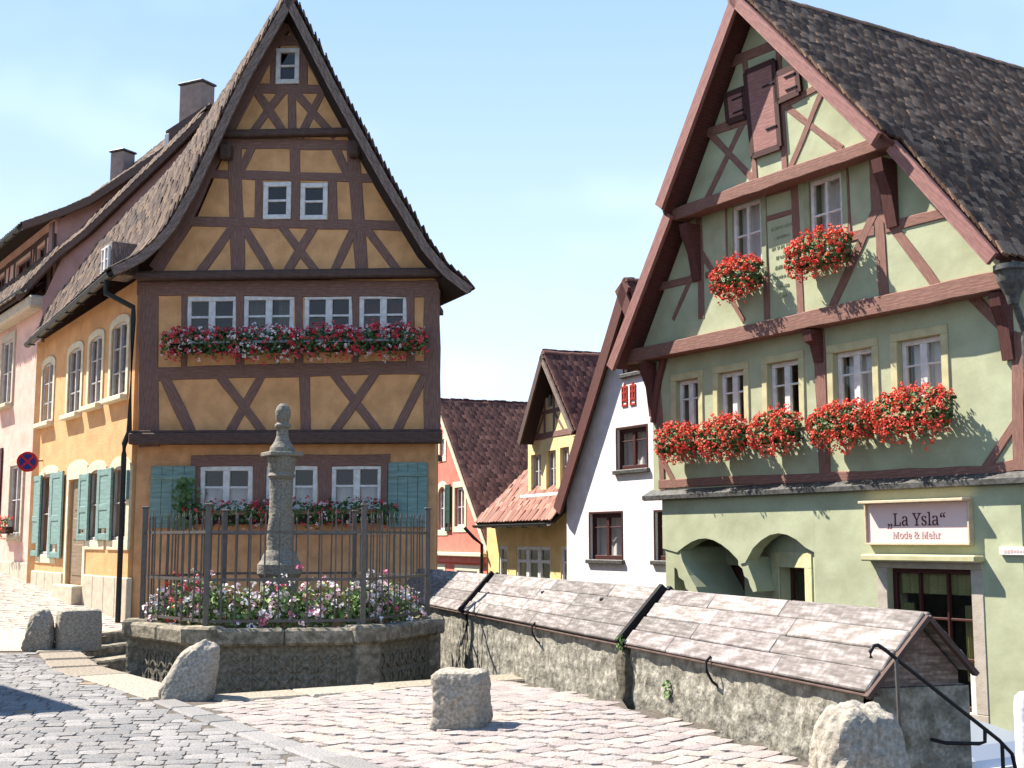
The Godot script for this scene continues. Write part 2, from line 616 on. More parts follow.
func ridge_tiles(parent: Node3D, a: Vector3, b: Vector3, material: Material, n_parts := 60) -> void:
	var n := mini(int(a.distance_to(b) / .36), n_parts)
	var x := (b - a).normalized()
	var z := x.cross(Vector3.UP).normalized()
	var mb := MB.new()
	for k in 8:
		var t0 := PI * k / 8; var t1 := PI * (k + 1) / 8
		var p := [Vector3(0, sin(t0) * .11 - .05, cos(t0) * .13), Vector3(0, sin(t1) * .11 - .05, cos(t1) * .13)]
		var e := Vector3(.40, -.012, 0)
		mb.quad(p[0], p[0] + e, p[1] + e, p[1], Vector3(.2, -.3, 0))
		mb.tri(Vector3(0, -.05, 0), p[0], p[1], Vector2.ZERO, Vector2.ZERO, Vector2.ZERO, Vector3(.2, 0, 0))
	var me := mb.mesh()
	for k in n:
		put(parent, "ridge_tile", me, material, Transform3D(Basis(x, z.cross(x), z) * Basis.from_euler(Vector3(0, 0, rng.randf_range(-.01, .02))), a.lerp(b, k / float(n)) + Vector3(0, rng.randf_range(0.03, .045), 0)))

# board that follows a sloping edge in the plane z = const of the parent's frame
func verge_board(parent: Node3D, p: Array, width: float, thick: float, material: Material, called := "bargeboard") -> void:
	var b := MB.new()
	for k in p.size() - 1:
		var d: Vector3 = (p[k + 1] - p[k]).normalized()
		var dn := Vector3(d.y, -d.x, 0)
		if dn.y > 0: dn = -dn
		var dn0 := dn; var dn1 := dn
		if k > 0:
			var e: Vector3 = (p[k] - p[k - 1]).normalized()
			var m := Vector3(e.y, -e.x, 0)
			if m.y > 0: m = -m
			dn0 = (dn + m).normalized()
		if k < p.size() - 2:
			var e: Vector3 = (p[k + 2] - p[k + 1]).normalized()
			var m := Vector3(e.y, -e.x, 0)
			if m.y > 0: m = -m
			dn1 = (dn + m).normalized()
		var a: Vector3 = p[k]; var c: Vector3 = p[k + 1]
		var a2 := a + dn0 * width; var c2 := c + dn1 * width
		var zf := Vector3(0, 0, thick)
		var mid := (a + c2) / 2 + zf / 2
		b.quad(a + zf, c + zf, c2 + zf, a2 + zf, mid)
		b.quad(a, c, c2, a2, mid)
		b.quad(a, c, c + zf, a + zf, mid)
		b.quad(a2, c2, c2 + zf, a2 + zf, mid)
		if k == 0: b.quad(a, a2, a2 + zf, a + zf, mid)
		if k == p.size() - 2: b.quad(c, c2, c2 + zf, c + zf, mid)
	put(parent, called, b.mesh(), material)

# ---------------------------------------------------------------- plants
func leaf(b: MB, p: Vector3, r: float, facing: Vector3) -> void:
	var f := (facing + Vector3(rng.randf_range(-1, 1), rng.randf_range(-1, 1), rng.randf_range(-1, 1)) * .8).normalized()
	var x := f.cross(Vector3(rng.randf() - .5, rng.randf() - .5, rng.randf() - .5)).normalized()
	var y := f.cross(x)
	b.quad(p - x * r, p - y * r * .8 + f * r * .2, p + x * r, p + y * r * .8 + f * r * .2)

func blossom(b: MB, p: Vector3, r: float, out: Vector3, petals: int) -> void:
	for k in petals:
		var d := (out * .7 + Vector3(rng.randf_range(-1, 1), rng.randf_range(-1, 1), rng.randf_range(-1, 1))).normalized()
		leaf(b, p + d * r * rng.randf_range(.5, 1.0), r * rng.randf_range(.34, .5), d)

# mound of plants w wide over a box: foliage and blossoms as two parts
func mound(parent: Node3D, w: float, ry: float, rz: float, heads: int, leaves: int, cols: Array, greens: Array, head_r := .038, droop := .35, petals := 9) -> void:
	var fb := MB.new()
	var bb := MB.new()
	var f := FastNoiseLite.new()
	f.seed = rng.randi() % 1000
	f.frequency = 2.2
	var place := func(lo: float, hi: float) -> Array:
		var x := rng.randf_range(-w / 2, w / 2)
		var a := rng.randf_range(-.62, 1.0) * PI * .75
		var edge := sqrt(maxf(0.05, 1.0 - pow(absf(x) / (w / 2), 2.6)))
		var rad := rng.randf_range(lo, hi) * (.9 + .35 * f.get_noise_2d(x * 2, a)) * (.35 + .65 * edge)
		var out := Vector3(x / w * .5, sin(a), cos(a))
		var p := Vector3(x, sin(a) * ry * rad, cos(a) * rz * rad)
		if sin(a) < 0: p.y -= droop * rng.randf() * rng.randf() * ry
		return [p, out.normalized()]
	for k in leaves:
		var e: Array = place.call(.25, .95)
		fb.col = greens[rng.randi() % greens.size()] * rng.randf_range(.7, 1.25)
		leaf(fb, e[0], rng.randf_range(.022, .045), e[1])
	for k in heads:
		var e: Array = place.call(.75, 1.12)
		var c: Color = cols[rng.randi() % cols.size()]
		bb.col = c * rng.randf_range(.75, 1.15)
		blossom(bb, e[0], head_r * rng.randf_range(.7, 1.25), e[1], petals)
	var fo := put(parent, "foliage", fb.mesh(), M.leaf)
	fo.set_meta("kind", "stuff")
	var bo := put(parent, "blossoms", bb.mesh(), M.petal)
	bo.set_meta("kind", "stuff")

const REDS := [Color(.76, .10, .055), Color(.68, .06, .04), Color(.82, .17, .10), Color(.74, .12, .08)]
const GREENS := [Color(.07, .13, .035), Color(.05, .10, .03), Color(.10, .17, .05), Color(.12, .18, .06)]

func flower_box(label: String, group: String, xf: Transform3D, w: float, ry: float, rz: float, heads: int, leaves: int, cols: Array, o := {}) -> void:
	var t := thing("flower_box", label, "flower box", xf, group)
	var b := MB.new()
	b.box(Vector3(0, -.1, -.04), Vector3(w * .82, .16, .17), .015)
	put(t, "planter", b.mesh(), M.planter)
	for s in [-.3, .3]:
		var k := MB.new()
		k.box(Vector3(s * w, -.12, -.15 - o.get("reach", .1) / 2), Vector3(.03, .03, .1 + o.get("reach", .1)), .004)
		put(t, "bracket", k.mesh(), M.iron)
	mound(t, w, ry, rz, heads, leaves, cols, o.get("greens", GREENS), o.get("head", .04), o.get("droop", .4), o.get("petals", 9))

# measured in metres: timbers are [x0, y0, x1, y1, width], openings [x0, y0, x1, y1] in their wall's frame
const Y_GABLE := [[2.28, 10.62, 2.86, 10.61, 0.2], [2.32, 10.43, 2.34, 9.75, 0.12], [2.87, 10.41, 2.89, 9.73, 0.14], [1.95, 9.73, 3.28, 9.67, 0.17], [2.04, 9.64, 2.56, 8.88, 0.15], [2.49, 9.63, 1.98, 8.9, 0.15], [2.67, 9.63, 2.7, 8.85, 0.14], [2.77, 9.59, 3.46, 8.82, 0.15], [3.21, 9.58, 2.87, 8.84, 0.15], [1.48, 8.72, 4.02, 8.62, 0.2], [1.65, 8.68, 1.78, 6.36, 0.26], [2.75, 8.63, 2.81, 7.25, 0.17], [3.8, 8.61, 4.0, 6.33, 0.24], [1.76, 8.16, 1.96, 8.59, 0.15], [3.71, 8.12, 3.52, 8.52, 0.15], [1.11, 8.15, 4.29, 8.01, 0.16], [2.12, 8.03, 2.13, 7.26, 0.14], [3.44, 7.98, 3.47, 7.24, 0.16], [0.86, 7.28, 4.78, 7.14, 0.19], [0.81, 7.2, 0.32, 6.36, 0.17], [1.63, 7.13, 1.1, 6.35, 0.17], [1.89, 7.12, 2.38, 6.33, 0.16], [2.57, 7.13, 3.2, 6.32, 0.15], [3.13, 7.13, 2.65, 6.33, 0.16], [3.83, 7.06, 3.49, 6.32, 0.15], [4.1, 7.06, 4.66, 6.31, 0.16]]
const Y_RAFT := [[2.5, 10.9, 1.16, 8.14, 0.2], [1.16, 8.14, 0.78, 7.21, 0.2], [0.78, 7.21, 0.27, 6.47, 0.2], [2.65, 10.9, 4.3, 8.02, 0.2], [4.3, 8.02, 4.84, 7.14, 0.2], [4.84, 7.14, 5.39, 6.34, 0.2]]
const Y_FRONT := [[-0.01, 6.1, 5.28, 6.01, 0.3], [0.15, 6.07, 0.25, 3.3, 0.36], [5.24, 5.95, 5.26, 3.44, 0.28], [0.8, 5.99, 0.84, 4.68, 0.12], [1.81, 5.97, 1.84, 4.67, 0.14], [2.87, 5.96, 2.89, 4.67, 0.15], [3.88, 5.95, 3.9, 4.66, 0.13], [4.86, 5.94, 4.88, 4.66, 0.15], [0.4, 4.54, 5.12, 4.62, 0.24], [0.51, 4.44, 1.07, 3.37, 0.19], [1.5, 4.48, 2.37, 3.39, 0.15], [2.25, 4.52, 1.62, 3.38, 0.16], [2.99, 4.56, 3.05, 3.44, 0.19], [3.53, 4.51, 4.32, 3.48, 0.16], [4.26, 4.53, 3.51, 3.46, 0.16], [5.1, 4.43, 4.64, 3.49, 0.16]]
const Y_WIN1 := [[0.85, 5.04, 1.77, 5.92], [1.88, 5.04, 2.79, 5.93], [2.97, 5.04, 3.85, 5.93], [3.95, 5.05, 4.81, 5.93]]
const Y_WING := [[2.38, 9.79, 2.81, 10.46], [2.21, 7.29, 2.71, 7.97], [2.88, 7.27, 3.37, 7.94]]
const Y_WIN0 := [[1.15, 2.13, 2.09, 2.91], [2.33, 2.14, 3.24, 2.92], [3.48, 2.15, 4.38, 2.93]]
const Y_FR0 := [[1.03, 3.0, 4.46, 3.0, 0.2], [1.09, 2.97, 1.12, 2.08, 0.12], [2.21, 2.97, 2.23, 2.08, 0.24], [3.36, 2.96, 3.38, 2.08, 0.24], [4.42, 2.96, 4.43, 2.08, 0.12]]
const Y_SHUT := [[0.28, 1.83, 1.08, 2.91], [4.49, 1.84, 5.18, 2.96]]
const S_WINU := [[-6.71, 4.16, -5.8, 5.47], [-4.58, 4.17, -3.63, 5.52], [-3.05, 4.22, -2.19, 5.57], [-1.59, 4.24, -0.63, 5.63]]
const S_WINL := [[-6.44, 1.32, -5.17, 3.03], [-2.71, 1.62, -1.75, 2.95], [-1.23, 1.62, -0.32, 2.95]]
const S_DOOR := [[-4.16, 0.75, -2.98, 2.93]]
const S_SHUT := [[-7.12, 1.27, -6.26, 3.02], [-5.45, 1.25, -4.48, 3.03], [-3.27, 1.61, -2.57, 2.9], [-2.0, 1.61, -1.11, 2.94], [-0.47, 2.33, -0.16, 2.85]]
const G_ATTIC := [[3.25, 9.76, 4.11, 9.72, 0.18], [3.41, 9.54, 3.58, 7.72, 0.13], [4.21, 9.74, 4.29, 7.72, 0.13], [2.56, 8.69, 3.48, 8.64, 0.15], [4.28, 8.62, 5.13, 8.69, 0.13], [2.52, 8.6, 3.45, 7.66, 0.13], [3.32, 8.62, 2.44, 7.64, 0.14], [4.36, 8.58, 5.41, 7.67, 0.13], [5.16, 8.58, 4.52, 7.68, 0.13], [1.83, 7.6, 6.14, 7.6, 0.26]]
const G_HATCH := [[[3.46, 9.43], [4.15, 9.41], [4.25, 7.94], [3.6, 7.95]], [[4.2, 9.16], [4.67, 9.16], [4.72, 8.71], [4.23, 8.7]], [[2.95, 9.19], [3.41, 9.17], [3.44, 8.69], [3.0, 8.71]]]
const G_GAB := [[2.55, 7.59, 2.57, 6.33, 0.1], [3.49, 7.58, 3.52, 5.32, 0.14], [4.22, 7.5, 4.3, 5.23, 0.17], [5.35, 7.53, 5.39, 6.26, 0.12], [3.55, 7.35, 4.2, 7.32, 0.1], [3.57, 6.93, 4.22, 6.93, 0.08], [5.96, 7.58, 5.97, 6.59, 0.22], [6.0, 6.51, 6.06, 5.17, 0.2], [5.96, 6.55, 4.96, 5.18, 0.17], [6.03, 6.54, 7.16, 5.02, 0.16], [5.34, 6.24, 5.84, 6.23, 0.16], [6.21, 6.23, 7.16, 6.21, 0.16], [1.79, 7.42, 1.82, 6.69, 0.16], [1.83, 6.62, 1.83, 5.58, 0.18], [1.83, 6.64, 1.06, 5.66, 0.12], [1.91, 6.62, 2.91, 5.35, 0.12], [0.65, 6.29, 1.69, 6.26, 0.15], [2.03, 6.26, 2.46, 6.28, 0.12]]
const G_WING := [[2.71, 6.1, 3.44, 7.33], [4.57, 6.03, 5.28, 7.31]]
const G_WIN1 := [[0.81, 3.61, 1.46, 4.51], [2.0, 3.58, 2.68, 4.52], [3.27, 3.54, 4.01, 4.54], [4.78, 3.59, 5.59, 4.53], [6.09, 3.54, 6.9, 4.54]]
const G_FRONT := [[4.48, 5.01, 4.54, 2.57, 0.24], [8.2, 4.33, 8.11, 2.59, 0.2], [8.13, 3.23, 7.56, 2.58, 0.14], [7.51, 4.96, 8.12, 4.31, 0.16], [0.37, 3.11, 0.77, 2.62, 0.12], [0.29, 4.3, 0.38, 2.59, 0.18], [0.33, 2.65, 7.55, 2.55, 0.16], [7.55, 2.55, 8.14, 2.62, 0.16]]
const G_SIGN := [[5.52, 1.57, 7.36, 2.15]]
const G_LINTEL := [[5.47, 1.31, 7.55, 1.41]]
const G_SHOP := [[5.81, -0.72, 7.31, 1.21]]

# ---------------------------------------------------------------- the scene
func _ready() -> void:
	rng.seed = 20240611
	cam = Camera3D.new()
	cam.name = "camera"
	cam.fov = 33.4
	cam.far = 2000.0
	cam.position = Vector3(0, 1.6, 0)
	cam.rotation_degrees = Vector3(7.0, 0, 0)
	add_child(cam)
	cam.current = true
	var we := WorldEnvironment.new()
	we.name = "environment"
	var env := Environment.new()
	env.background_mode = Environment.BG_SKY
	env.tonemap_mode = Environment.TONE_MAPPER_LINEAR
	env.tonemap_exposure = 3.05
	env.sdfgi_enabled = true
	env.ssao_enabled = true
	env.ssil_enabled = true
	env.background_energy_multiplier = 1.08
	var sky := Sky.new()
	var sm := ProceduralSkyMaterial.new()
	sm.sky_top_color = Color(.28, .425, .61)
	sm.sky_horizon_color = Color(.645, .69, .73)
	sm.ground_bottom_color = Color(.35, .33, .30)
	sm.ground_horizon_color = Color(.48, .52, .53)
	sm.sky_curve = .24
	sm.sun_angle_max = 0.0
	sm.sky_cover = clouds()
	sm.sky_cover_modulate = Color(1, 1, 1, 1)
	sky.sky_material = sm
	env.sky = sky
	we.environment = env
	add_child(we)
	var sun := DirectionalLight3D.new()
	sun.name = "sun"
	var el := deg_to_rad(51.0)
	var az := deg_to_rad(28.0)
	add_child(sun)
	sun.look_at_from_position(Vector3(-cos(el) * cos(az), sin(el), -cos(el) * sin(az)), Vector3.ZERO)
	sun.light_energy = 1.6
	sun.light_color = Color(1.0, .965, .925)
	sun.light_angular_distance = 0.53
	sun.shadow_enabled = true
	textures()
	materials()
	ground_and_streets()
	yellow_house()
	pink_house()
	green_house()
	white_house()
	dormer_house()
	coral_house()
	corner_house()
	parapet()
	stairway()
	fountain()
	stones()
	paving()
	street_things()

func clouds() -> ImageTexture:
	var f := FastNoiseLite.new()
	f.seed = 4
	f.frequency = .9
	f.fractal_octaves = 5
	f.domain_warp_enabled = true
	f.domain_warp_amplitude = .5
	f.domain_warp_frequency = .8
	var w := 512
	var h := 256
	var im := Image.create(w, h, false, Image.FORMAT_RGBA8)
	for j in h:
		var e := PI * (.5 - (j + .5) / h)
		for i in w:
			var a := TAU * i / w
			var d := Vector3(cos(e) * cos(a), sin(e), cos(e) * sin(a))
			var k := clampf((f.get_noise_3d(d.x * 2.2, d.y * 9.0, d.z * 2.2) - .12) * 1.5, 0, 1) * clampf(e * 6.0, 0, 1)
			im.set_pixel(i, j, Color(.62, .64, .65, k * .24))
	return ImageTexture.create_from_image(im)

func materials() -> void:
	M.white_paint = mat(Color(.84, .84, .82), .55, "plaster", .8)
	M.grey_paint = mat(Color(.70, .69, .68), .6, "plaster", .8)
	M.brown_frame = mat(Color(.30, .15, .13), .6, "wood", .6)
	var g := StandardMaterial3D.new()
	g.transparency = BaseMaterial3D.TRANSPARENCY_ALPHA
	g.albedo_color = Color(.06, .07, .07, .16)
	g.roughness = 0.0
	g.metallic_specular = .5
	M.glass = g
	M.stone_trim = mat(Color(.74, .70, .62), .9, "plaster", .9, "fine_h", .3)
	M.pale_trim = mat(Color(.84, .80, .68), .9, "plaster", .9, "fine_h", .3)
	M.grey_trim = mat(Color(.70, .66, .60), .9, "plaster", .9, "fine_h", .3)
	M.deck = mat(Color(.20, .16, .14), .95)
	M.tile_vertex = mat(Color.WHITE, .92, "tile", .55, "fine_h", .3)
	M.tile_vertex.vertex_color_use_as_albedo = true
	M.leaf = vmat(.6, .25)
	M.petal = vmat(.7, .2)
	M.planter = mat(Color(.22, .15, .11), .8, "wood", .7)
	M.iron = mat(Color(.39, .37, .35), .55, "plaster", .5)
	M.iron.metallic = .4
	M.dark_iron = mat(Color(.09, .09, .10), .5)
	M.yellow = mat(Color(.83, .635, .435), .95, "plaster", 2.2, "fine_h", .5)
	M.yellow_low = mat(Color(.80, .615, .44), .95, "plaster", 1.6, "fine_h", .6)
	M.brown_timber = mat(Color(.53, .415, .37), .85, "wood", .5, "grain_h", .12, false)
	M.dark_timber = mat(Color(.37, .30, .27), .85, "wood", .5, "grain_h", .12, false)
	M.grey_timber = mat(Color(.60, .53, .49), .9, "oldwood", .5, "grain_h", .15, false)
	M.red_timber = mat(Color(.56, .415, .365), .85, "wood", .5, "grain_h", .15, false)
	M.red_board = mat(Color(.61, .44, .41), .8, "wood", .6, "grain_h", .12, false)
	M.red_dark = mat(Color(.40, .25, .225), .8, "wood", .6, "grain_h", .12, false)
	M.green = mat(Color(.665, .685, .56), .95, "plaster", 3.0, "mid_h", .3)
	M.white_wall = mat(Color(.90, .89, .89), .95, "plaster", 3.0, "fine_h", .4)
	M.pale_yellow = mat(Color(.88, .77, .52), .95, "plaster", 3.0, "fine_h", .4)
	M.cream = mat(Color(.88, .80, .58), .95, "plaster", 3.0, "fine_h", .4)
	M.coral = mat(Color(.83, .46, .39), .95, "plaster", 3.0, "fine_h", .4)
	M.pink = mat(Color(.84, .69, .63), .95, "plaster", 2.4, "fine_h", .5)
	M.mauve = mat(Color(.60, .48, .46), .95, "plaster", 3.0, "fine_h", .5)
	M.teal = mat(Color(.50, .63, .60), .7, "wood", .9)
	M.dark_green = mat(Color(.11, .26, .20), .6, "wood", .9)
	M.lead = mat(Color(.42, .42, .41), .55, "worn", .9)
	M.lead.metallic = .3
	M.gutter = mat(Color(.36, .36, .33), .5, "worn", .8)
	M.gutter.metallic = .4
	M.pipe = mat(Color(.16, .17, .16), .5, "plaster", .8)
	M.stone_dark = mat(Color(.42, .40, .35), .95, "stone", 1.1, "mid_h", 1.4)
	M.wall_stone = mat(Color(.63, .615, .565), .95, "worn", 1.3, "mid_h", 2.0)
	M.boulder = mat(Color(.73, .70, .655), .95, "stone", .7, "mid_h", 1.2)
	M.coping = []
	for c in [Color(.66, .63, .615), Color(.59, .565, .55), Color(.70, .67, .65), Color(.63, .60, .59), Color(.55, .53, .515)]:
		M.coping.append(mat(c, .9, "oldwood", .8, "grain_h", .5, false))
	M.tar = mat(Color(.07, .07, .07), .8)
	M.soil = mat(Color(.17, .13, .10), 1.0, "stone", .8, "cells_h", 2.0)
	M.curtain = mat(Color(.86, .86, .84), .9)
	M.curtain.backlight_enabled = true
	M.curtain.backlight = Color(.4, .4, .4)
	M.beige_curtain = mat(Color(.60, .56, .47), .9, "plaster", .5)
	M.blind = mat(Color(.42, .40, .37), .9, "plaster", .5)
	M.blind2 = mat(Color(.52, .49, .46), .9, "plaster", .5)
	M.print_curtain = mat(Color(.74, .74, .50), .9, "stone", .22)
	M.hatch_frame = mat(Color(.31, .20, .185), .8, "wood", .5)
	M.old_door = mat(Color(.56, .49, .40), .8, "wood", .8)
	M.wine = mat(Color(.34, .06, .10), .9)
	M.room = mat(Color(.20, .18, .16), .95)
	M.joint = mat(Color(.44, .41, .38), 1.0, "stone", .9, "fine_h", .6)
	M.bright_paving = mat(Color(.80, .75, .71), .95, "stone", 1.4, "cells_h", .8)
	M.street = mat(Color(.40, .38, .37), .95, "stone", 1.2, "cells_h", 1.0)
	M.land = mat(Color(.30, .33, .20), 1.0, "stone", 8.0)
	M.pit = mat(Color(.40, .37, .33), .95, "stone", 1.2, "mid_h", 1.0)
	M.grey_cobble = []
	for c in [Color(.63, .625, .63), Color(.58, .575, .585), Color(.67, .66, .665), Color(.61, .60, .60), Color(.55, .55, .56), Color(.70, .62, .53)]:
		M.grey_cobble.append(mat(c, .85, "stone", .35, "fine_h", .5))
	M.pink_cobble = []
	for c in [Color(.75, .70, .69), Color(.71, .665, .66), Color(.79, .74, .725), Color(.74, .705, .705), Color(.77, .72, .69), Color(.69, .65, .64)]:
		M.pink_cobble.append(mat(c, .85, "stone", .35, "fine_h", .5))
	M.pale_cobble = []
	for c in [Color(.82, .77, .75), Color(.78, .74, .72), Color(.85, .80, .77), Color(.80, .74, .70)]:
		M.pale_cobble.append(mat(c, .85, "stone", .35, "fine_h", .4))
	M.cobble_vertex = mat(Color.WHITE, .85, "stone", .35, "fine_h", .5)
	M.cobble_vertex.vertex_color_use_as_albedo = true
	M.kerb = [mat(Color(.70, .66, .60), .9, "stone", .8, "fine_h", .6), mat(Color(.64, .60, .55), .9, "stone", .8, "fine_h", .6), mat(Color(.74, .70, .65), .9, "stone", .8, "fine_h", .6)]
	M.chimney = mat(Color(.60, .53, .49), .95, "plaster", 1.0, "fine_h", .5)
	M.green_trim = mat(Color(.60, .63, .50), .95, "plaster", 1.5)
	M.pale_green_trim = mat(Color(.74, .72, .56), .95, "plaster", 1.5)
	M.sign_pink = mat(Color(.86, .75, .72), .7)
	M.sign_frame = mat(Color(.80, .72, .60), .7, "plaster", .9)
	M.sign_brown = mat(Color(.36, .17, .13), .7)
	M.sign_faint = mat(Color(.73, .61, .585), .7)
	M.faded_ink = mat(Color(.58, .595, .47), .95)
	M.ornament_red = mat(Color(.62, .20, .14), .9)
	M.basin = mat(Color(.56, .54, .485), .95, "stone", 1.2, "mid_h", 1.2)
	M.rim = [mat(Color(.66, .62, .54), .95, "worn", 1.1, "mid_h", 1.2), mat(Color(.60, .57, .50), .95, "worn", 1.1, "mid_h", 1.2)]
	M.column = mat(Color(.60, .585, .545), .95, "stone", .6, "mid_h", .9)
	M.clay = mat(Color(.66, .55, .42), .9, "plaster", .6)
	M.sign_red = mat(Color(.60, .07, .09), .45)
	M.sign_blue = mat(Color(.07, .14, .42), .45)
	M.car_paint = mat(Color(.62, .65, .70), .3)
	M.car_paint.metallic = .5
	M.car_paint.clearcoat_enabled = true
	M.car_glass = mat(Color(.04, .05, .06), .08)
	M.car_trim = mat(Color(.45, .47, .50), .5)
	M.tiles_brown = tile_set([Color(.44, .36, .31), Color(.38, .31, .27), Color(.50, .42, .35), Color(.34, .29, .26), Color(.55, .46, .38)])
	M.tiles_dark = tile_set([Color(.46, .36, .29), Color(.38, .295, .24), Color(.58, .47, .38), Color(.32, .255, .21), Color(.68, .56, .46), Color(.42, .33, .26)])
	M.tiles_red = tile_set([Color(.52, .36, .32), Color(.46, .31, .28), Color(.58, .41, .36), Color(.42, .29, .26)])
	M.tiles_orange = tile_set([Color(.74, .55, .48), Color(.68, .49, .43), Color(.80, .61, .54), Color(.64, .48, .43)])

func tile_set(a: Array) -> Array:
	var r := []
	for c in a: r.append(mat(c, .92, "tile", .55, "fine_h", .3))
	return r

# ---------------------------------------------------------------- ground
const PIT := [Vector2(.05, 15.6), Vector2(-3.2, 13.6), Vector2(-4.0, 14.85), Vector2(-5.28, 16.72), Vector2(-6.1, 18.5), Vector2(-6.75, 20.2), Vector2(-6.5, 22.6), Vector2(-1.2, 22.4)]

func parapet_x(d: float) -> float:
	return 2.22 - .3117 * (d - 8.18)

func height(x: float, d: float) -> float:
	var h := .17 * clampf((x + 2.0) / 3.0, 0, 1) * clampf((15.6 - d) / 3.5, 0, 1)
	return h + .085 * maxf(0, d - 21.3) + .02 * maxf(0, minf(d, 21.3) - 16.5)

func in_pit(x: float, d: float, grow := 0.0) -> bool:
	var p := Vector2(x, d)
	if Geometry2D.is_point_in_polygon(p, PackedVector2Array(PIT)): return true
	if grow > 0:
		for k in 5:
			if Geometry2D.get_closest_point_to_segment(p, PIT[k], PIT[k + 1]).distance_to(p) < grow: return true
	return false

func ground_and_streets() -> void:
	var land := MB.new()
	land.quad(Vector3(-900, -9, 300), Vector3(900, -9, 300), Vector3(900, -9, -1200), Vector3(-900, -9, -1200))
	structure("ground", land.mesh(), M.land)
	var st := MB.new()
	for i in range(-8, 9):
		for j in range(-4, 13):
			var q := []
			for e in [[0, 0], [1, 0], [1, 1], [0, 1]]:
				var x: float = (i + e[0]) * 8.0
				var d: float = (j + e[1]) * 8.0
				q.append(Vector3(x, -1.2 - .06 * maxf(0, d - 16), -d))
			st.quad(q[0], q[1], q[2], q[3])
	structure("lower_street", st.mesh(), M.street)
	var xs := [-60.0, -45.0, -34.0, -26.0, -20.0, -16.0, -13.0]
	for k in 61: xs.append(-12.0 + k * .26)
	var ds := [-25.0, -15.0, -8.0, -3.0, 0.0, 3.0]
	for k in 70: ds.append(5.0 + k * .26)
	for k in 20: ds.append(24.0 + k * 2.0)
	var b := MB.new()
	for i in xs.size() - 1:
		for j in ds.size() - 1:
			var cx: float = (xs[i] + xs[i + 1]) / 2
			var cd: float = (ds[j] + ds[j + 1]) / 2
			if cd > 23.2 and cx > -6.64 - .667 * (cd - 22.5) + 1.2: continue
			if cd <= 23.2 and cx > parapet_x(cd) - .15 + (0.0 if cd > 8.3 else -.05): continue
			if in_pit(cx, cd): continue
			var q := []
			for e in [[i, j], [i + 1, j], [i + 1, j + 1], [i, j + 1]]:
				q.append(Vector3(xs[e[0]], height(xs[e[0]], ds[e[1]]) - .006, -ds[e[1]]))
			b.quad(q[0], q[1], q[2], q[3])
	structure("square_ground", b.mesh(), M.joint)
	# the bright paved lane that climbs past the houses on the left
	var l := MB.new()
	for j in 24:
		var d0 := 18.6 + j * 1.6
		var d1 := d0 + 1.6
		var q := []
		for e in [[-24.0, d0], [-6.0 - .667 * maxf(0, d0 - 22.5) - .55 * maxf(0, 21.5 - d0) * 0.0, d0], [-6.0 - .667 * maxf(0, d1 - 22.5), d1], [-24.0, d1]]:
			q.append(Vector3(e[0], height(e[0], e[1]) + .004, -e[1]))
		if d0 < 21.0:
			for k in [1, 2]: q[k].x = lerpf(-7.0, -6.5, (maxf(d0, -q[k].z) - 18.6) / 3.2)
		l.quad(q[0], q[1], q[2], q[3])
	structure("lane", l.mesh(), M.bright_paving)
	var pf := MB.new()
	var ix := Geometry2D.triangulate_polygon(PackedVector2Array(PIT))
	for k in range(0, ix.size(), 3):
		var a: Vector2 = PIT[ix[k]]; var c: Vector2 = PIT[ix[k + 1]]; var e: Vector2 = PIT[ix[k + 2]]
		pf.tri(Vector3(a.x, -.5, -a.y), Vector3(c.x, -.5, -c.y), Vector3(e.x, -.5, -e.y), a, c, e, Vector3(a.x, -5, -a.y))
	structure("sunken_floor", pf.mesh(), M.pit)
	# side of the sunken yard
	var kerb := thing("stone_kerb", "row of flat worn kerb slabs edging the sunken fountain yard", "kerb", Transform3D.IDENTITY)
	for k in 5:
		var a: Vector2 = PIT[k]; var c: Vector2 = PIT[k + 1]
		var n := maxi(1, int(a.distance_to(c) / .8))
		var dir := (c - a).normalized()
		var outw := Vector2(dir.y, -dir.x)
		if in_pit(((a + c) / 2 + outw * .2).x, ((a + c) / 2 + outw * .2).y): outw = -outw
		for i in n:
			var p := a.lerp(c, i / float(n)); var q := a.lerp(c, (i + 1) / float(n))
			var m := (p + q) / 2 + outw * .3
			var b2 := MB.new()
			var ln := p.distance_to(q) - .012
			b2.box(Vector3.ZERO, Vector3(ln, .62, .60 + rng.randf_range(-.04, .04)), .02)
			put(kerb, "kerb_slab", b2.mesh(), M.kerb[rng.randi() % 3], Transform3D(Basis(Vector3(dir.x, 0, -dir.y), Vector3.UP, Vector3(dir.x, 0, -dir.y).cross(Vector3.UP)), Vector3(m.x, height(m.x, m.y) - .3 + rng.randf_range(0, .012), -m.y)))

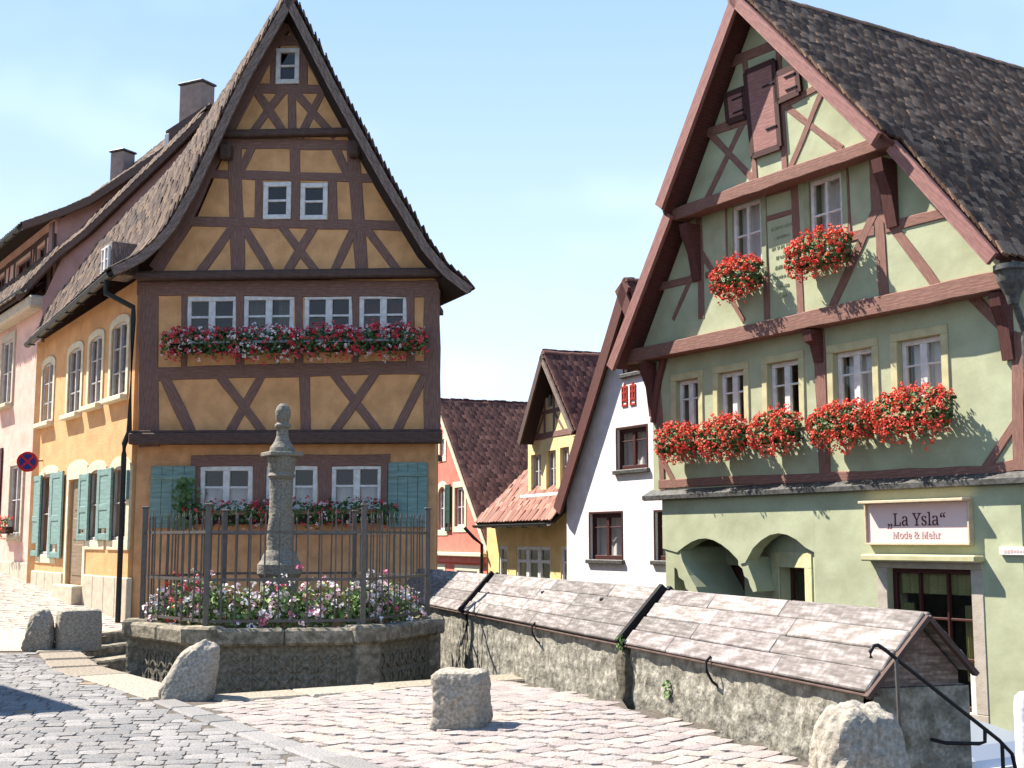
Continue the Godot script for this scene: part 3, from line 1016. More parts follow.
var cobble_meshes := []
func cobble_mesh(k: int) -> ArrayMesh:
	while cobble_meshes.size() < 6:
		var st := SurfaceTool.new()
		st.begin(Mesh.PRIMITIVE_TRIANGLES)
		st.set_smooth_group(-1)
		var f := FastNoiseLite.new()
		f.seed = 90 + cobble_meshes.size()
		f.frequency = 1.7
		var n := 5
		for i in n + 1:
			for j in n + 1:
				var x: float = [-.5, -.478, -.2, .2, .478, .5][i]
				var z: float = [-.5, -.478, -.2, .2, .478, .5][j]
				var rim := i == 0 or j == 0 or i == n or j == n
				var e := maxf(absf(x), absf(z))
				var y := -.006 * pow(e * 2, 4) + f.get_noise_2d(x * 1.5, z * 1.5) * .007
				var cut := 1.0 - .10 * clampf((absf(x) + absf(z) - .72) / .28, 0, 1)
				if rim: y = -.028
				st.set_uv(Vector2(x, z))
				st.add_vertex(Vector3(x * cut + f.get_noise_2d(z * 2, 9) * .05, y, z * cut + f.get_noise_2d(x * 2, 5) * .05))
		for i in n:
			for j in n:
				var a := i * (n + 1) + j
				for e in [a, a + n + 1, a + n + 2, a, a + n + 2, a + 1]: st.add_index(e)
		st.generate_normals()
		cobble_meshes.append(st.commit())
	return cobble_meshes[k]

# courses of setts: dir is the way a course runs in plan (x, depth)
func cobbles(parent: Node3D, where: Callable, dir: Vector2, length: float, width: float, tints: Array, nparts: int, box: Rect2, bend := 0.0) -> void:
	var per := Vector2(-dir.y, dir.x)
	var mid := box.get_center()
	var reach := box.size.length() / 2
	var all := []
	var f := FastNoiseLite.new()
	f.seed = 77
	f.frequency = .55
	var r := -int(reach / width)
	while r * width < reach:
		var s := -reach + rng.randf() * length
		while s < reach:
			var l := length * rng.randf_range(.72, 1.3)
			var p := mid + dir * (s + l / 2) + per * (r * width + bend * sin(s * .9) + rng.randf_range(-.012, .012))
			s += l
			if not box.has_point(p) or not where.call(p.x, p.y): continue
			var d := in_view(Vector3(p.x, 0, -p.y), 1.25)
			if d < 0: continue
			var yaw := atan2(dir.y, dir.x) + rng.randf_range(-.04, .04)
			var bs := Basis(Vector3.UP, yaw) * Basis.from_euler(Vector3(rng.randf_range(-.014, .014), 0, rng.randf_range(-.014, .014))) * Basis.from_scale(Vector3(l * .985, 1, width * .985))
			all.append([d, Transform3D(bs, Vector3(p.x, height(p.x, p.y) + .007 + rng.randf_range(-.003, .003), -p.y)), rng.randi() % 6, clampi(int((f.get_noise_2d(p.x, p.y) * .9 + .5 + rng.randf_range(-.32, .32)) * (tints.size() - 1)), 0, tints.size() - 2) if rng.randf() < .992 else tints.size() - 1, in_view(Vector3(p.x, 0, -p.y), 1.0) > 0])
		r += 1
	all.sort_custom(func(e, f): return e[0] + (0.0 if e[4] else 100.0) < f[0] + (0.0 if f[4] else 100.0))
	for k in mini(nparts, all.size()):
		put(parent, "cobblestone", cobble_mesh(all[k][2]), tints[all[k][3]], all[k][1])
	for v in 6:
		var rest := []
		for k in range(nparts, all.size()):
			if all[k][2] == v: rest.append(all[k])
		if rest.is_empty(): continue
		var mm := MultiMesh.new()
		mm.transform_format = MultiMesh.TRANSFORM_3D
		mm.use_colors = true
		mm.mesh = cobble_mesh(v)
		mm.instance_count = rest.size()
		for k in rest.size():
			mm.set_instance_transform(k, rest[k][1])
			mm.set_instance_color(k, tints[rest[k][3]].albedo_color.srgb_to_linear())
		var mi := MultiMeshInstance3D.new()
		mi.name = "cobbles"
		mi.multimesh = mm
		mi.material_override = M.cobble_vertex
		mi.set_meta("kind", "stuff")
		parent.add_child(mi, true)

# line between grey roadway and pink square, from the kerb towards the viewer
func side_of_band(x: float, d: float) -> float:
	var a := Vector2(-3.45, 13.3)
	var dir := Vector2(2.25, -3.75).normalized()
	return (Vector2(x, d) - a).dot(Vector2(dir.y, -dir.x)) * -1.0

func paving() -> void:
	var road := Node3D.new()
	road.name = "grey_cobbled_road"
	add_child(road)
	tag(road, "", "", "", "structure")
	cobbles(road, func(x, d): return (side_of_band(x, d) < -.25) and not in_pit(x, d, .61) and (x > -7.2 or d < 18.9) and d < 19.6 - .12 * (x + 7) and not (d > 18.3 and x < -6.6), Vector2(.985, .17).normalized(), .20, .20, M.grey_cobble, 300, Rect2(-9, 7.5, 9.5, 12), .07)
	var sq := Node3D.new()
	sq.name = "pink_cobbled_square"
	add_child(sq)
	tag(sq, "", "", "", "structure")
	cobbles(sq, func(x, d): return side_of_band(x, d) > .02 and not in_pit(x, d, .61) and x < parapet_x(d) - .22, Vector2(.60, .80).normalized(), .29, .165, M.pink_cobble, 300, Rect2(-3.6, 7.0, 7, 9), .04)
	# row of smooth slabs between the two
	var band := Node3D.new()
	band.name = "paving_band"
	add_child(band)
	tag(band, "", "", "", "structure")
	var a := Vector2(-3.38, 13.2)
	var dir := Vector2(2.25, -3.75).normalized()
	var s := 0.0
	var nrm := Vector2(dir.y, -dir.x)
	while s < 6.5:
		var l := rng.randf_range(.42, .75)
		var p := a + dir * (s + l / 2) + nrm * .13
		var b := MB.new()
		b.box(Vector3.ZERO, Vector3(l - .015, .1, .24), .018)
		put(band, "paving_slab", b.mesh(), M.grey_cobble[rng.randi() % 5], Transform3D(Basis(Vector3.UP, atan2(dir.y, dir.x)), Vector3(p.x, height(p.x, p.y) - .026 + rng.randf_range(-.004, .004), -p.y)))
		s += l
	var lane := get_node("lane")
	cobbles(lane, func(x, d): return not in_pit(x, d, .61) and d > 19.4 - .12 * (x + 7) and x < -6.2 - .667 * maxf(0, d - 22.5) - .15 and not (x > -7.0 and d < 22.0), Vector2(.96, .28).normalized(), .26, .24, M.pale_cobble, 200, Rect2(-20, 18, 14, 16), .03)

# ---------------------------------------------------------------- yellow half-timbered house
func yellow_house() -> void:
	var xf := frame(-6.64, 22.5, 1, -.06)
	var h := thing("half_timbered_house", "tall ochre yellow house with brown half-timbering and steep gable behind the fountain", "house", xf)
	var inv := xf.affine_inverse()
	var sf := inv * frame(-6.64, 22.5, .555, -.832)
	var pf := inv * frame(-10.525, 28.324, .88215, -.47096)
	var holes := []
	for r in Y_WIN0: holes.append(rect_poly(r))
	wall(h, off(0, 0, -.12), PackedVector2Array([Vector2(0, -.6), Vector2(5.3, -.6), Vector2(5.3, 3.3), Vector2(0, 3.3)]), holes, M.yellow_low)
	holes = []
	for r in Y_WIN1: holes.append(rect_poly(r))
	wall(h, off(0, 0, 0), PackedVector2Array([Vector2(.02, 3.3), Vector2(5.34, 3.3), Vector2(5.34, 6.2), Vector2(.02, 6.2)]), holes, M.yellow)
	holes = []
	for r in Y_WING: holes.append(rect_poly(r))
	wall(h, off(0, 0, .06), PackedVector2Array([Vector2(.0, 6.2), Vector2(5.4, 6.2), Vector2(5.2, 6.5), Vector2(4.55, 7.6), Vector2(3.64, 9.22), Vector2(2.71, 10.95), Vector2(1.95, 9.62), Vector2(1.66, 8.98), Vector2(.99, 7.3), Vector2(.59, 6.65), Vector2(.15, 6.35)]), holes, M.yellow)
	timbers(h, off(0, 0, .06), Y_GABLE, M.brown_timber)
	timbers(h, off(0, 0, .06), Y_RAFT, M.brown_timber, .03, "rafter")
	timbers(h, off(0, 0, 0), Y_FRONT, M.brown_timber, .02)
	timbers(h, off(0, 0, -.12), Y_FR0, M.brown_timber, .03)
	# projecting mouldings between the storeys
	for e in [[-.06, 5.44, 3.28, .20, .17, .13], [-.03, 5.46, 6.2, .13, .22, .1], [1.42, 4.05, 8.79, .12, .2, .08]]:
		var b := MB.new()
		var y: float = e[2]
		b.box(Vector3((e[0] + e[1]) / 2, y + e[3] / 2, e[4] / 2 - .02), Vector3(e[1] - e[0], e[3], e[4] + .08), .02)
		b.box(Vector3((e[0] + e[1]) / 2, y + e[3] + .02, e[5] / 2 - .02), Vector3(e[1] - e[0] - .01, .05, e[5] + .08), .012)
		put(h, "moulding", b.mesh(), M.dark_timber)
	for x in [1.53, 3.86]:
		var b := MB.new()
		b.box(Vector3(x, 8.52, .17), Vector3(.22, .3, .24), .04)
		put(h, "beam_end", b.mesh(), M.dark_timber)
	for k in 4:
		window(h, Transform3D.IDENTITY, Y_WIN1[k], -.03, ([{"fw": .085, "bw": .04, "mull": .12, "rows": [.58]}, {"fw": .085, "bw": .04, "mull": .12, "rows": [.58], "curtain": [.99, .0, M.blind], "parted": true}, {"fw": .085, "bw": .04, "mull": .12, "rows": [.58], "curtain": [.4, .0, M.blind2]}, {"fw": .085, "bw": .04, "mull": .12, "rows": [.58], "curtain": [.85, .0, M.wine], "parted": true}][k]))
	for r in Y_WING:
		window(h, Transform3D.IDENTITY, r, .07, {"cols": 1, "fw": .085, "bw": .04, "rows": [.5]})
	for r in Y_WIN0:
		window(h, off(0, 0, -.12), r, -.02, {"fw": .085, "bw": .04, "mull": .12, "rows": [.52], "curtain": [.5, .0, M.curtain]})
	for r in Y_SHUT:
		shutter(h, off(0, 0, -.12), r, .05, M.teal, "board")
	# side wall on the lane
	holes = []
	for r in S_WINU: holes.append(arch_poly(r, .1))
	for r in S_WINL: holes.append(arch_poly(r, .16))
	for r in S_DOOR: holes.append(arch_poly(r, .16))
	wall(h, sf, PackedVector2Array([Vector2(-7.0, -.1), Vector2(-.16, -.6), Vector2(-.16, 6.28), Vector2(-7.0, 6.05)]), holes, M.yellow)
	for r in S_WINU:
		window(h, sf, r, -.05, {"cols": 2, "fw": .06, "rows": [.33, .66], "mull": .08, "mat": M.grey_paint, "curtain": [.99, 0, M.blind], "surround": .13, "rise": .1, "sill": .14, "surround_mat": M.pale_trim, "no_bottom": true})
	for r in S_WINL:
		window(h, sf, r, -.05, {"cols": 2, "fw": .06, "rows": [.5], "mull": .08, "mat": M.grey_paint, "curtain": [.99, 0, M.blind2], "surround": .18, "rise": .16, "surround_mat": M.pale_trim})
	var dr: Array = S_DOOR[0]
	var door := put(h, "door", null, M.old_door, sf * off(dr[0], dr[1], -.08))
	var db := MB.new()
	var dw: float = dr[2] - dr[0]; var dh: float = dr[3] - dr[1]
	db.box(Vector3(dw / 2, dh / 2, 0), Vector3(dw, dh, .05), .01)
	for e in [[.22, .28], [.5, .2], [.78, .22]]:
		db.box(Vector3(dw / 2, dh * e[0], .02), Vector3(dw * .62, dh * e[1], .03), .012)
	door.mesh = db.mesh()
	var hb := MB.new()
	hb.box(Vector3(dw * .88, dh * .48, .06), Vector3(.1, .03, .06), .01)
	put(door, "handle", hb.mesh(), M.dark_iron)
	var sb := MB.new()
	sb.box(Vector3(-.08, dh / 2, .08), Vector3(.16, dh, .05), .01)
	sb.box(Vector3(dw + .08, dh / 2, .08), Vector3(.16, dh, .05), .01)
	var dar := arch_poly([-.16, dh - .1, dw + .16, dh + .28], .22)
	sb.prism(dar, .05, .108)
	put(door, "surround", sb.mesh(), M.pale_trim)
	var th := MB.new()
	th.box(Vector3(dw / 2, -.18, .16), Vector3(dw + .3, .36, .3), .02)
	put(door, "doorstep", th.mesh(), M.stone_trim)
	for k in 5:
		shutter(h, sf, S_SHUT[k], .05, M.teal)
	# plinth of the side wall, broken at the door
	for e in [[-6.98, dr[0] - .17], [dr[2] + .17, -.02]]:
		var n := int((e[1] - e[0]) / .85) + 1
		for k in n:
			var b := MB.new()
			var x0 := lerpf(e[0], e[1], k / float(n)); var x1 := lerpf(e[0], e[1], (k + 1) / float(n))
			b.box(Vector3((x0 + x1) / 2, .48, 0), Vector3(x1 - x0 - .004, .96 + rng.randf_range(0, .02), .1), .015)
			put(h, "plinth_stone", b.mesh(), M.stone_trim, sf)
	# closing walls
	back_wall(h, Vector2(5.2, -.4), Vector2(4.2, -3.6), -.6, 6.3, M.yellow)
	var q0 := pf * Vector3(0, 0, 0); var q1 := pf * Vector3(5.6, 0, 0)
	back_wall(h, Vector2(q0.x, q0.z), Vector2(q1.x, q1.z), -.2, 6.0, M.yellow)
	back_wall(h, Vector2(q1.x, q1.z), Vector2(4.2, -3.6), -.6, 6.3, M.yellow)
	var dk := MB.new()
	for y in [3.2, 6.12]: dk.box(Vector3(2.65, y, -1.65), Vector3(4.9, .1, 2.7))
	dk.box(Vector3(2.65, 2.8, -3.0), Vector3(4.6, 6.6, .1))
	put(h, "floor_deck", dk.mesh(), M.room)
	var ag := MB.new()
	ag.prism(PackedVector2Array([Vector2(.4, 6.2), Vector2(5.0, 6.2), Vector2(4.3, 7.6), Vector2(2.71, 10.6), Vector2(1.3, 7.6)]), -2.3, -2.2)
	put(h, "attic_partition", ag.mesh(), M.room)
	# roof
	var L := [Vector3(-.34, 6.32, .5), Vector3(-.1, 6.42, .5), Vector3(.15, 6.55, .5), Vector3(.42, 6.78, .5), Vector3(.66, 7.08, .5), Vector3(.99, 7.68, .5), Vector3(1.66, 9.23, .5), Vector3(1.95, 9.86, .5), Vector3(2.71, 11.25, .5)]
	var R := [Vector3(6.01, 5.89, .5), Vector3(5.61, 6.2, .5), Vector3(5.26, 6.62, .5), Vector3(4.55, 7.8, .5), Vector3(3.64, 9.44, .5), Vector3(2.71, 11.25, .5)]
	var B := []
	for e in [[-.35, 6.05], [-.1, 6.2], [.15, 6.5], [.5, 6.9], [1.0, 7.3], [1.7, 7.95], [2.6, 8.6], [3.5, 9.15], [4.05, 9.6], [4.77, 10.43], [5.57, 11.3]]:
		B.append(pf * Vector3(e[0], e[1], .02))
	roof_face(h, L, B, M.tiles_brown, {"flip": -1.0, "parts": 300, "course": .16, "tw": .19})
	var shift: Vector3 = B[-1] - L[-1]
	var R2 := []
	for p in R: R2.append(p + shift)
	roof_face(h, R, R2, M.tiles_brown, {"flip": 1.0})
	ridge_tiles(h, L[-1] + Vector3(0, .02, 0), B[-1] + Vector3(0, .02, 0), M.tiles_brown[1])
	var Lz := []
	for p in L: Lz.append(p + Vector3(0, .035, .01))
	verge_board(h, Lz, .15, .05, M.grey_timber)
	var Rz := []
	for p in R: Rz.append(p + Vector3(0, .035, .01))
	Rz.reverse()
	verge_board(h, Rz, .15, .05, M.grey_timber)
	# gutter and downpipe at the lane corner
	var e0: Vector3 = L[0]; var e1: Vector3 = B[0]
	gutter(h, e0 + Vector3(-.02, -.06, 0), e1 + Vector3(-.06, -.06, 0), M.gutter)
	var c := sf * Vector3(.03, 0, .12)
	var g := e0 + (e1 - e0) * .04 + Vector3(-.02, -.1, 0)
	put(h, "downpipe", tube([g, g + Vector3(0, -.25, 0), Vector3(c.x, 5.72, c.z + .02), Vector3(c.x, 5.5, c.z), Vector3(c.x, 3.5, c.z), Vector3(c.x - .1, 3.3, c.z - .06), Vector3(c.x - .1, 3.1, c.z - .06), Vector3(c.x - .1, .05, c.z - .06)], .05), M.pipe)
	# small glazed lucarne low on the lane side of the roof
	var lu := Transform3D(sf.basis, (e0 + (e1 - e0) * .15) + Vector3(.22, .42, 0))
	var lb := MB.new()
	lb.box(Vector3(0, .0, -.2), Vector3(.62, .62, .5), .02)
	put(h, "roof_hatch", lb.mesh(), M.grey_timber, lu)
	window(h, lu, [-.22, -.24, .22, .24], .06, {"fw": .04})

func gutter(parent: Node3D, a: Vector3, b: Vector3, material: Material) -> void:
	var m := MB.new()
	var x := (b - a).normalized()
	var z := x.cross(Vector3.UP).normalized()
	for k in 7:
		var t0 := PI + PI * k / 7; var t1 := PI + PI * (k + 1) / 7
		var p := (z * cos(t0) + Vector3.UP * sin(t0)) * .075
		var q := (z * cos(t1) + Vector3.UP * sin(t1)) * .075
		m.quad(a + p, b + p, b + q, a + q)
		m.quad(a + p * .93, b + p * .93, b + q * .93, a + q * .93)
	m.bar(a + z * .075, b + z * .075, .02, .02)
	m.bar(a - z * .075, b - z * .075, .02, .02)
	put(parent, "gutter", m.mesh(), material)
	var n := int(a.distance_to(b) / .9)
	for k in n:
		var br := MB.new()
		var p := a.lerp(b, (k + .5) / n)
		br.box(p + Vector3(0, -.08, 0), Vector3(.03, .03, .17), .004, Basis(x, Vector3.UP, z))
		put(parent, "gutter_bracket", br.mesh(), material)

# ---------------------------------------------------------------- pink house up the lane
func pink_house() -> void:
	var xf := frame(-6.64, 22.5, .555, -.832)
	var h := thing("pink_house", "pale pink house with mauve gable wall and long dormer beyond the yellow house", "house", xf)
	var inv := xf.affine_inverse()
	var pf := inv * frame(-10.525, 28.324, .88215, -.47096)
	var wins := [[-10.93, 4.9, -9.75, 6.5], [-9.4, 1.75, -8.25, 3.35]]
	var holes := []
	for r in wins: holes.append(rect_poly(r))
	holes.append(rect_poly([-12.6, .3, -10.55, 3.7]))
	wall(h, off(0, 0, -.02), PackedVector2Array([Vector2(-17, -.2), Vector2(-7.02, -.2), Vector2(-7.02, 7.1), Vector2(-17, 7.1)]), holes, M.pink)
	window(h, Transform3D.IDENTITY, wins[0], -.06, {"fw": .06, "rows": [.5], "curtain": [.99, 0, M.blind], "surround": .16, "sill": .16, "no_bottom": true, "mat": M.grey_paint})
	window(h, Transform3D.IDENTITY, wins[1], -.06, {"fw": .06, "rows": [.5], "curtain": [.99, 0, M.blind2], "surround": .16, "sill": .1, "mat": M.grey_paint})
	window(h, Transform3D.IDENTITY, [-12.6, .3, -10.55, 3.7], -.1, {"name": "shop_front", "fw": .1, "rows": [.3], "surround": .16, "mat": M.brown_frame, "surround_mat": M.brown_frame})
	for k in 11:
		var b := MB.new()
		b.box(Vector3(-7.5 - k * .9, .62, 0), Vector3(.895, 1.0 + rng.randf_range(0, .02), .1), .015)
		put(h, "plinth_stone", b.mesh(), M.stone_trim)
	# party gable above the yellow roof
	var top := [Vector2(-.5, 7.1), Vector2(.51, 7.88), Vector2(1.41, 8.32), Vector2(3.7, 9.76), Vector2(4.65, 10.38), Vector2(4.85, 10.5)]
	var o := PackedVector2Array([Vector2(6.8, 4.0), Vector2(-.02, 4.0), Vector2(-.02, 7.0)])
	for p in top.slice(1): o.append(p)
	o.append(Vector2(6.8, 8.4))
	wall(h, pf, o, [], M.mauve)
	# cornice at the eave
	var b := MB.new()
	b.box(Vector3(-12, 6.95, .12), Vector3(9.8, .3, .36), .05)
	put(h, "cornice", b.mesh(), M.stone_trim)
	gutter(h, Vector3(-7.1, 7.2, .42), Vector3(-17, 7.2, .42), M.gutter)
	# main roof: from the party verge away along the lane
	var A := []
	var Bk := []
	for p in [Vector2(-.7, 7.03)] + top.slice(1):
		var q := pf * Vector3(p.x, p.y + .06, .12)
		A.append(q)
		Bk.append(q + Vector3(-9.5, 0, 0))
	roof_face(h, A, Bk, M.tiles_brown, {"flip": -1.0, "parts": 120})
	var vb := MB.new()
	for k in A.size() - 1:
		vb.bar(A[k] + Vector3(0, -.03, 0), A[k + 1] + Vector3(0, -.03, 0), .14, .07)
	put(h, "verge", vb.mesh(), M.dark_timber)
	# far slope
	var rr: Vector3 = A[-1]
	var bk := MB.new()
	bk.quad(rr, rr + Vector3(-9.5, 0, 0), rr + Vector3(-9.5, -4.2, -3.2), rr + Vector3(0, -4.2, -3.2))
	put(h, "roof_far_slope", bk.mesh(), M.tiles_brown[1])
	ridge_tiles(h, rr + Vector3(0, .03, 0), rr + Vector3(-9.5, .03, 0), M.tiles_brown[1], 26)
	# long shed dormer facing the lane
	var f0 := off(0, 0, -.22)
	var dh := []
	var spans := [[-8.75, -8.0], [-10.9, -9.4], [-13.4, -12.2]]
	for e in spans: dh.append(rect_poly([e[0], 7.62, e[1], 8.5]))
	wall(h, f0, rect_poly([-16.8, 7.0, -7.2, 8.98]), dh, M.pink, .2)
	for e in spans:
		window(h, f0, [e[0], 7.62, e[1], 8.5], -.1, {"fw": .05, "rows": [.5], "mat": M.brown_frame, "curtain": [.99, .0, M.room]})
	timbers(h, f0, [[-7.28, 7.3, -7.28, 8.8, .16], [-7.75, 7.6, -7.6, 8.6, .1], [-7.93, 7.4, -7.93, 8.6, .12], [-8.85, 7.4, -8.85, 8.6, .14], [-9.2, 7.6, -9.05, 8.6, .1], [-9.32, 7.4, -9.32, 8.6, .12], [-11.05, 7.4, -11.05, 8.6, .14], [-11.8, 7.6, -11.6, 8.6, .1], [-12.1, 7.4, -12.1, 8.6, .12], [-16.8, 8.66, -7.3, 8.66, .14], [-16.8, 7.5, -7.3, 7.5, .14]], M.dark_timber)
	var ck := MB.new()
	ck.prism(PackedVector2Array([Vector2(-.32, 7.3), Vector2(3.2, 9.5), Vector2(3.2, 9.96), Vector2(.0, 8.9), Vector2(-.32, 8.85)]), -.4, -.34, pf)
	put(h, "dormer_cheek", ck.mesh(), M.mauve)
	var de := []; var dg := []
	for e in [Vector2(-.95, 8.86), Vector2(.45, 9.05), Vector2(1.2, 9.2), Vector2(3.5, 10.06)]:
		de.append(pf * Vector3(e.x, e.y, -.14))
		dg.append(pf * Vector3(e.x, e.y, -.14) + Vector3(-9.5, 0, 0))
	roof_face(h, de, dg, M.tiles_brown, {"flip": -1.0, "parts": 60})
	var dv := MB.new()
	for k in 3: dv.bar(de[k] + Vector3(.04, -.04, 0), de[k + 1] + Vector3(.04, -.04, 0), .18, .06)
	put(h, "verge", dv.mesh(), M.dark_timber)
	gutter(h, de[0] + Vector3(0, -.08, .05), dg[0] + Vector3(0, -.08, .05), M.gutter)
	back_wall(h, Vector2(-16.9, -.2), Vector2(-16.9, -8), -.2, 7.1, M.pink)
	# chimneys
	for e in [[3.88, 9.9, 11.45, .64, -.5, .42], [.22, 9.2, 10.88, .42, -2.0, .4]]:
		var p := pf * Vector3(e[0], 0, e[4])
		var cb := MB.new()
		cb.box(Vector3(0, (e[1] + e[2]) / 2, 0), Vector3(e[3], e[2] - e[1], e[5]), .02)
		var ch := put(h, "chimney", cb.mesh(), M.chimney, Transform3D(pf.basis, Vector3(p.x, 0, p.z)))
		var cc := MB.new()
		cc.box(Vector3(0, e[2] + .03, 0), Vector3(e[3] + .06, .05, e[5] + .06), .015)
		put(ch, "chimney_cap", cc.mesh(), M.lead)
	# small dormer beside the taller chimney
	var sd := MB.new()
	sd.prism(PackedVector2Array([Vector2(3.37, 9.7), Vector2(4.5, 10.2), Vector2(4.5, 10.82), Vector2(3.37, 10.42)]), -.6, -.12, pf)
	put(h, "small_dormer", sd.mesh(), M.dark_timber)
	var sp := MB.new()
	sp.box(Vector3(3.42, 10.13, -.11), Vector3(.11, .42, .03), .005)
	put(h, "dormer_pane", sp.mesh(), M.white_paint, pf)
	flower_box("small window box of red geraniums on the pink house", "", xf * off(-8.8, 1.95, .22), .9, .26, .2, 60, 120, REDS)

# ---------------------------------------------------------------- green house
func green_house() -> void:
	var xf := frame(2.59, 24.0, .51358, -.85804)
	var h := thing("green_house", "pale green gabled house with red-brown timbers, flower boxes and dark tiled roof", "house", xf)
	var holes := []
	for r in G_WIN1: holes.append(rect_poly(r))
	wall(h, off(), PackedVector2Array([Vector2(.1, 2.4), Vector2(8.12, 2.4), Vector2(8.12, 5.15), Vector2(.1, 5.15)]), holes, M.green)
	holes = []
	for r in G_WING: holes.append(rect_poly(r))
	wall(h, off(0, 0, .2), PackedVector2Array([Vector2(-.05, 5.0), Vector2(8.1, 5.0), Vector2(8.1, 5.42), Vector2(6.45, 7.35), Vector2(6.3, 7.5), Vector2(1.6, 7.5), Vector2(1.45, 7.2)]), holes, M.green)
	wall(h, off(0, 0, .45), PackedVector2Array([Vector2(1.62, 7.35), Vector2(6.5, 7.35), Vector2(3.67, 10.4)]), [], M.green)
	# big beams under the two jetties
	for e in [[-.32, 8.28, 5.07, .26, .25, "jetty_beam"], [1.5, 6.62, 7.41, .22, .5, "jetty_beam"]]:
		put(h, e[5], timber(e[1] - e[0], e[3], .08), M.red_timber, off(e[0], e[2], e[4]))
		var b := MB.new()
		b.box(Vector3((e[0] + e[1]) / 2, e[2], e[4] - .14), Vector3(e[1] - e[0] - .02, e[3] - .02, .2), .01)
		put(h, "beam_core", b.mesh(), M.red_timber)
	timbers(h, off(0, 0, .45), G_ATTIC.slice(0, 9), M.red_timber, .012, "timber_beam", .18)
	timbers(h, off(0, 0, .2), G_GAB, M.red_timber, .012, "timber_beam", .07)
	timbers(h, off(), G_FRONT, M.red_timber, .02)
	# hatches with their frames
	for e in G_HATCH:
		var o := PackedVector2Array()
		for p in e: o.append(Vector2(p[0], p[1]))
		var b := MB.new()
		b.prism(o, .46, .52)
		var ht := put(h, "wooden_hatch", b.mesh(), M.red_board)
		var fr := MB.new()
		for k in 4:
			var p := o[k]; var q := o[(k + 1) % 4]
			fr.bar(Vector3(p.x, p.y, .5), Vector3(q.x, q.y, .5), .045, .1, Vector3(0, 0, 1))
		put(ht, "frame", fr.mesh(), M.hatch_frame)
		for k in 2:
			var hg := MB.new()
			var y := lerpf(o[2].y, o[1].y, .25 + .5 * k)
			var xr := lerpf(o[2].x, o[1].x, .25 + .5 * k)
			hg.box(Vector3(xr - .15, y, .53), Vector3(.26, .025, .02), .003)
			put(ht, "hinge", hg.mesh(), M.dark_iron)
	# brackets under the attic jetty and at the corners
	for e in [[6.3, 7.2, .2, 1.0], [1.75, 7.2, .2, 1.0]]:
		var b := MB.new()
		b.prism(PackedVector2Array([Vector2(.02, 0), Vector2(.34, 0), Vector2(.30, -.2), Vector2(.16, -.5), Vector2(.06, -e[3]), Vector2(.02, -e[3])]), -.1, .1, Transform3D(Basis(Vector3(0, 0, 1), Vector3.UP, Vector3(-1, 0, 0)), Vector3(e[0], e[1], e[2])))
		put(h, "bracket", b.mesh(), M.red_dark)
	for e in [[.16, 4.92, 1.0], [G_FRONT[0][0] + .02, 4.92, .5], [8.05, 4.92, .9]]:
		var b := MB.new()
		b.prism(PackedVector2Array([Vector2(.02, 0), Vector2(.3, 0), Vector2(.26, -.18), Vector2(.14, -.45 * e[2]), Vector2(.06, -e[2]), Vector2(.02, -e[2])]), -.09, .09, Transform3D(Basis(Vector3(0, 0, 1), Vector3.UP, Vector3(-1, 0, 0)), Vector3(e[0], e[1], 0)))
		put(h, "bracket", b.mesh(), M.red_dark)
	put(h, "corner_brace", tube([Vector3(.55, 5.0, .06), Vector3(.36, 4.6, .05), Vector3(.24, 4.2, .04), Vector3(.16, 3.8, .03)], .07), M.red_dark)
	for r in G_WING:
		window(h, off(0, 0, .2), r, -.05, {"fw": .07, "bw": .035, "mull": .06, "rows": [.55], "surround": .12, "surround_mat": M.green_trim, "curtain": [.99, 0, M.curtain]})
	for k in 5:
		window(h, off(), G_WIN1[k], -.12, {"fw": .075, "bw": .03, "mull": .13, "rows": [.62], "surround": .13, "surround_mat": M.pale_green_trim, "curtain": [.99, 0, (M.curtain if k > 2 else M.beige_curtain)], "parted": k < 3})
	inscription(h)
	# pent ledge
	var pb := MB.new()
	pb.prism(PackedVector2Array([Vector2(-.05, 2.56), Vector2(.2, 2.43), Vector2(.2, 2.36), Vector2(.15, 2.34), Vector2(-.05, 2.35)]), 0, 8.5, Transform3D(Basis(Vector3(0, 0, 1), Vector3.UP, Vector3(-1, 0, 0)), Vector3(8.5, 0, 0)))
	put(h, "pent_ledge", pb.mesh(), M.lead)
	# ground floor, flush part with the shop window
	var sh: Array = G_SHOP[0]
	wall(h, off(0, 0, .08), PackedVector2Array([Vector2(4.32, -2.2), Vector2(8.16, -2.2), Vector2(8.16, 2.4), Vector2(4.32, 2.4)]), [rect_poly(sh)], M.green, .4)
	window(h, off(0, 0, .08), sh, -.14, {"name": "shop_window", "cols": 3, "fw": .07, "bw": .035, "mull": .04, "rows": [.36, .64], "mat": M.brown_frame, "surround": .2, "surround_mat": M.grey_trim, "proud": .012})
	for e in [[sh[0] + .06, sh[2] - .06, sh[3] - .36, sh[3] - .06], [sh[0] + .05, sh[0] + .3, sh[1] + .5, sh[3] - .5], [sh[2] - .3, sh[2] - .05, sh[1] + .4, sh[3] - .5]]:
		var cb := MB.new()
		for k in 30:
			var xa := lerpf(e[0], e[1], k / 30.0); var xb := lerpf(e[0], e[1], (k + 1) / 30.0)
			var za := -.14 + .02 * sin(k * 1.7); var zb := -.14 + .02 * sin((k + 1) * 1.7)
			cb.quad(Vector3(xa, e[2], za), Vector3(xb, e[2], zb), Vector3(xb, e[3], zb), Vector3(xa, e[3], za))
		put(h, "shop_curtain", cb.mesh(), M.print_curtain)
	var no := MB.new()
	no.box(Vector3(sh[2] - .08, -.55, -.02), Vector3(.16, .8, .01))
	put(h, "notice", no.mesh(), M.white_paint)
	var lt: Array = G_LINTEL[0]
	var lb := MB.new()
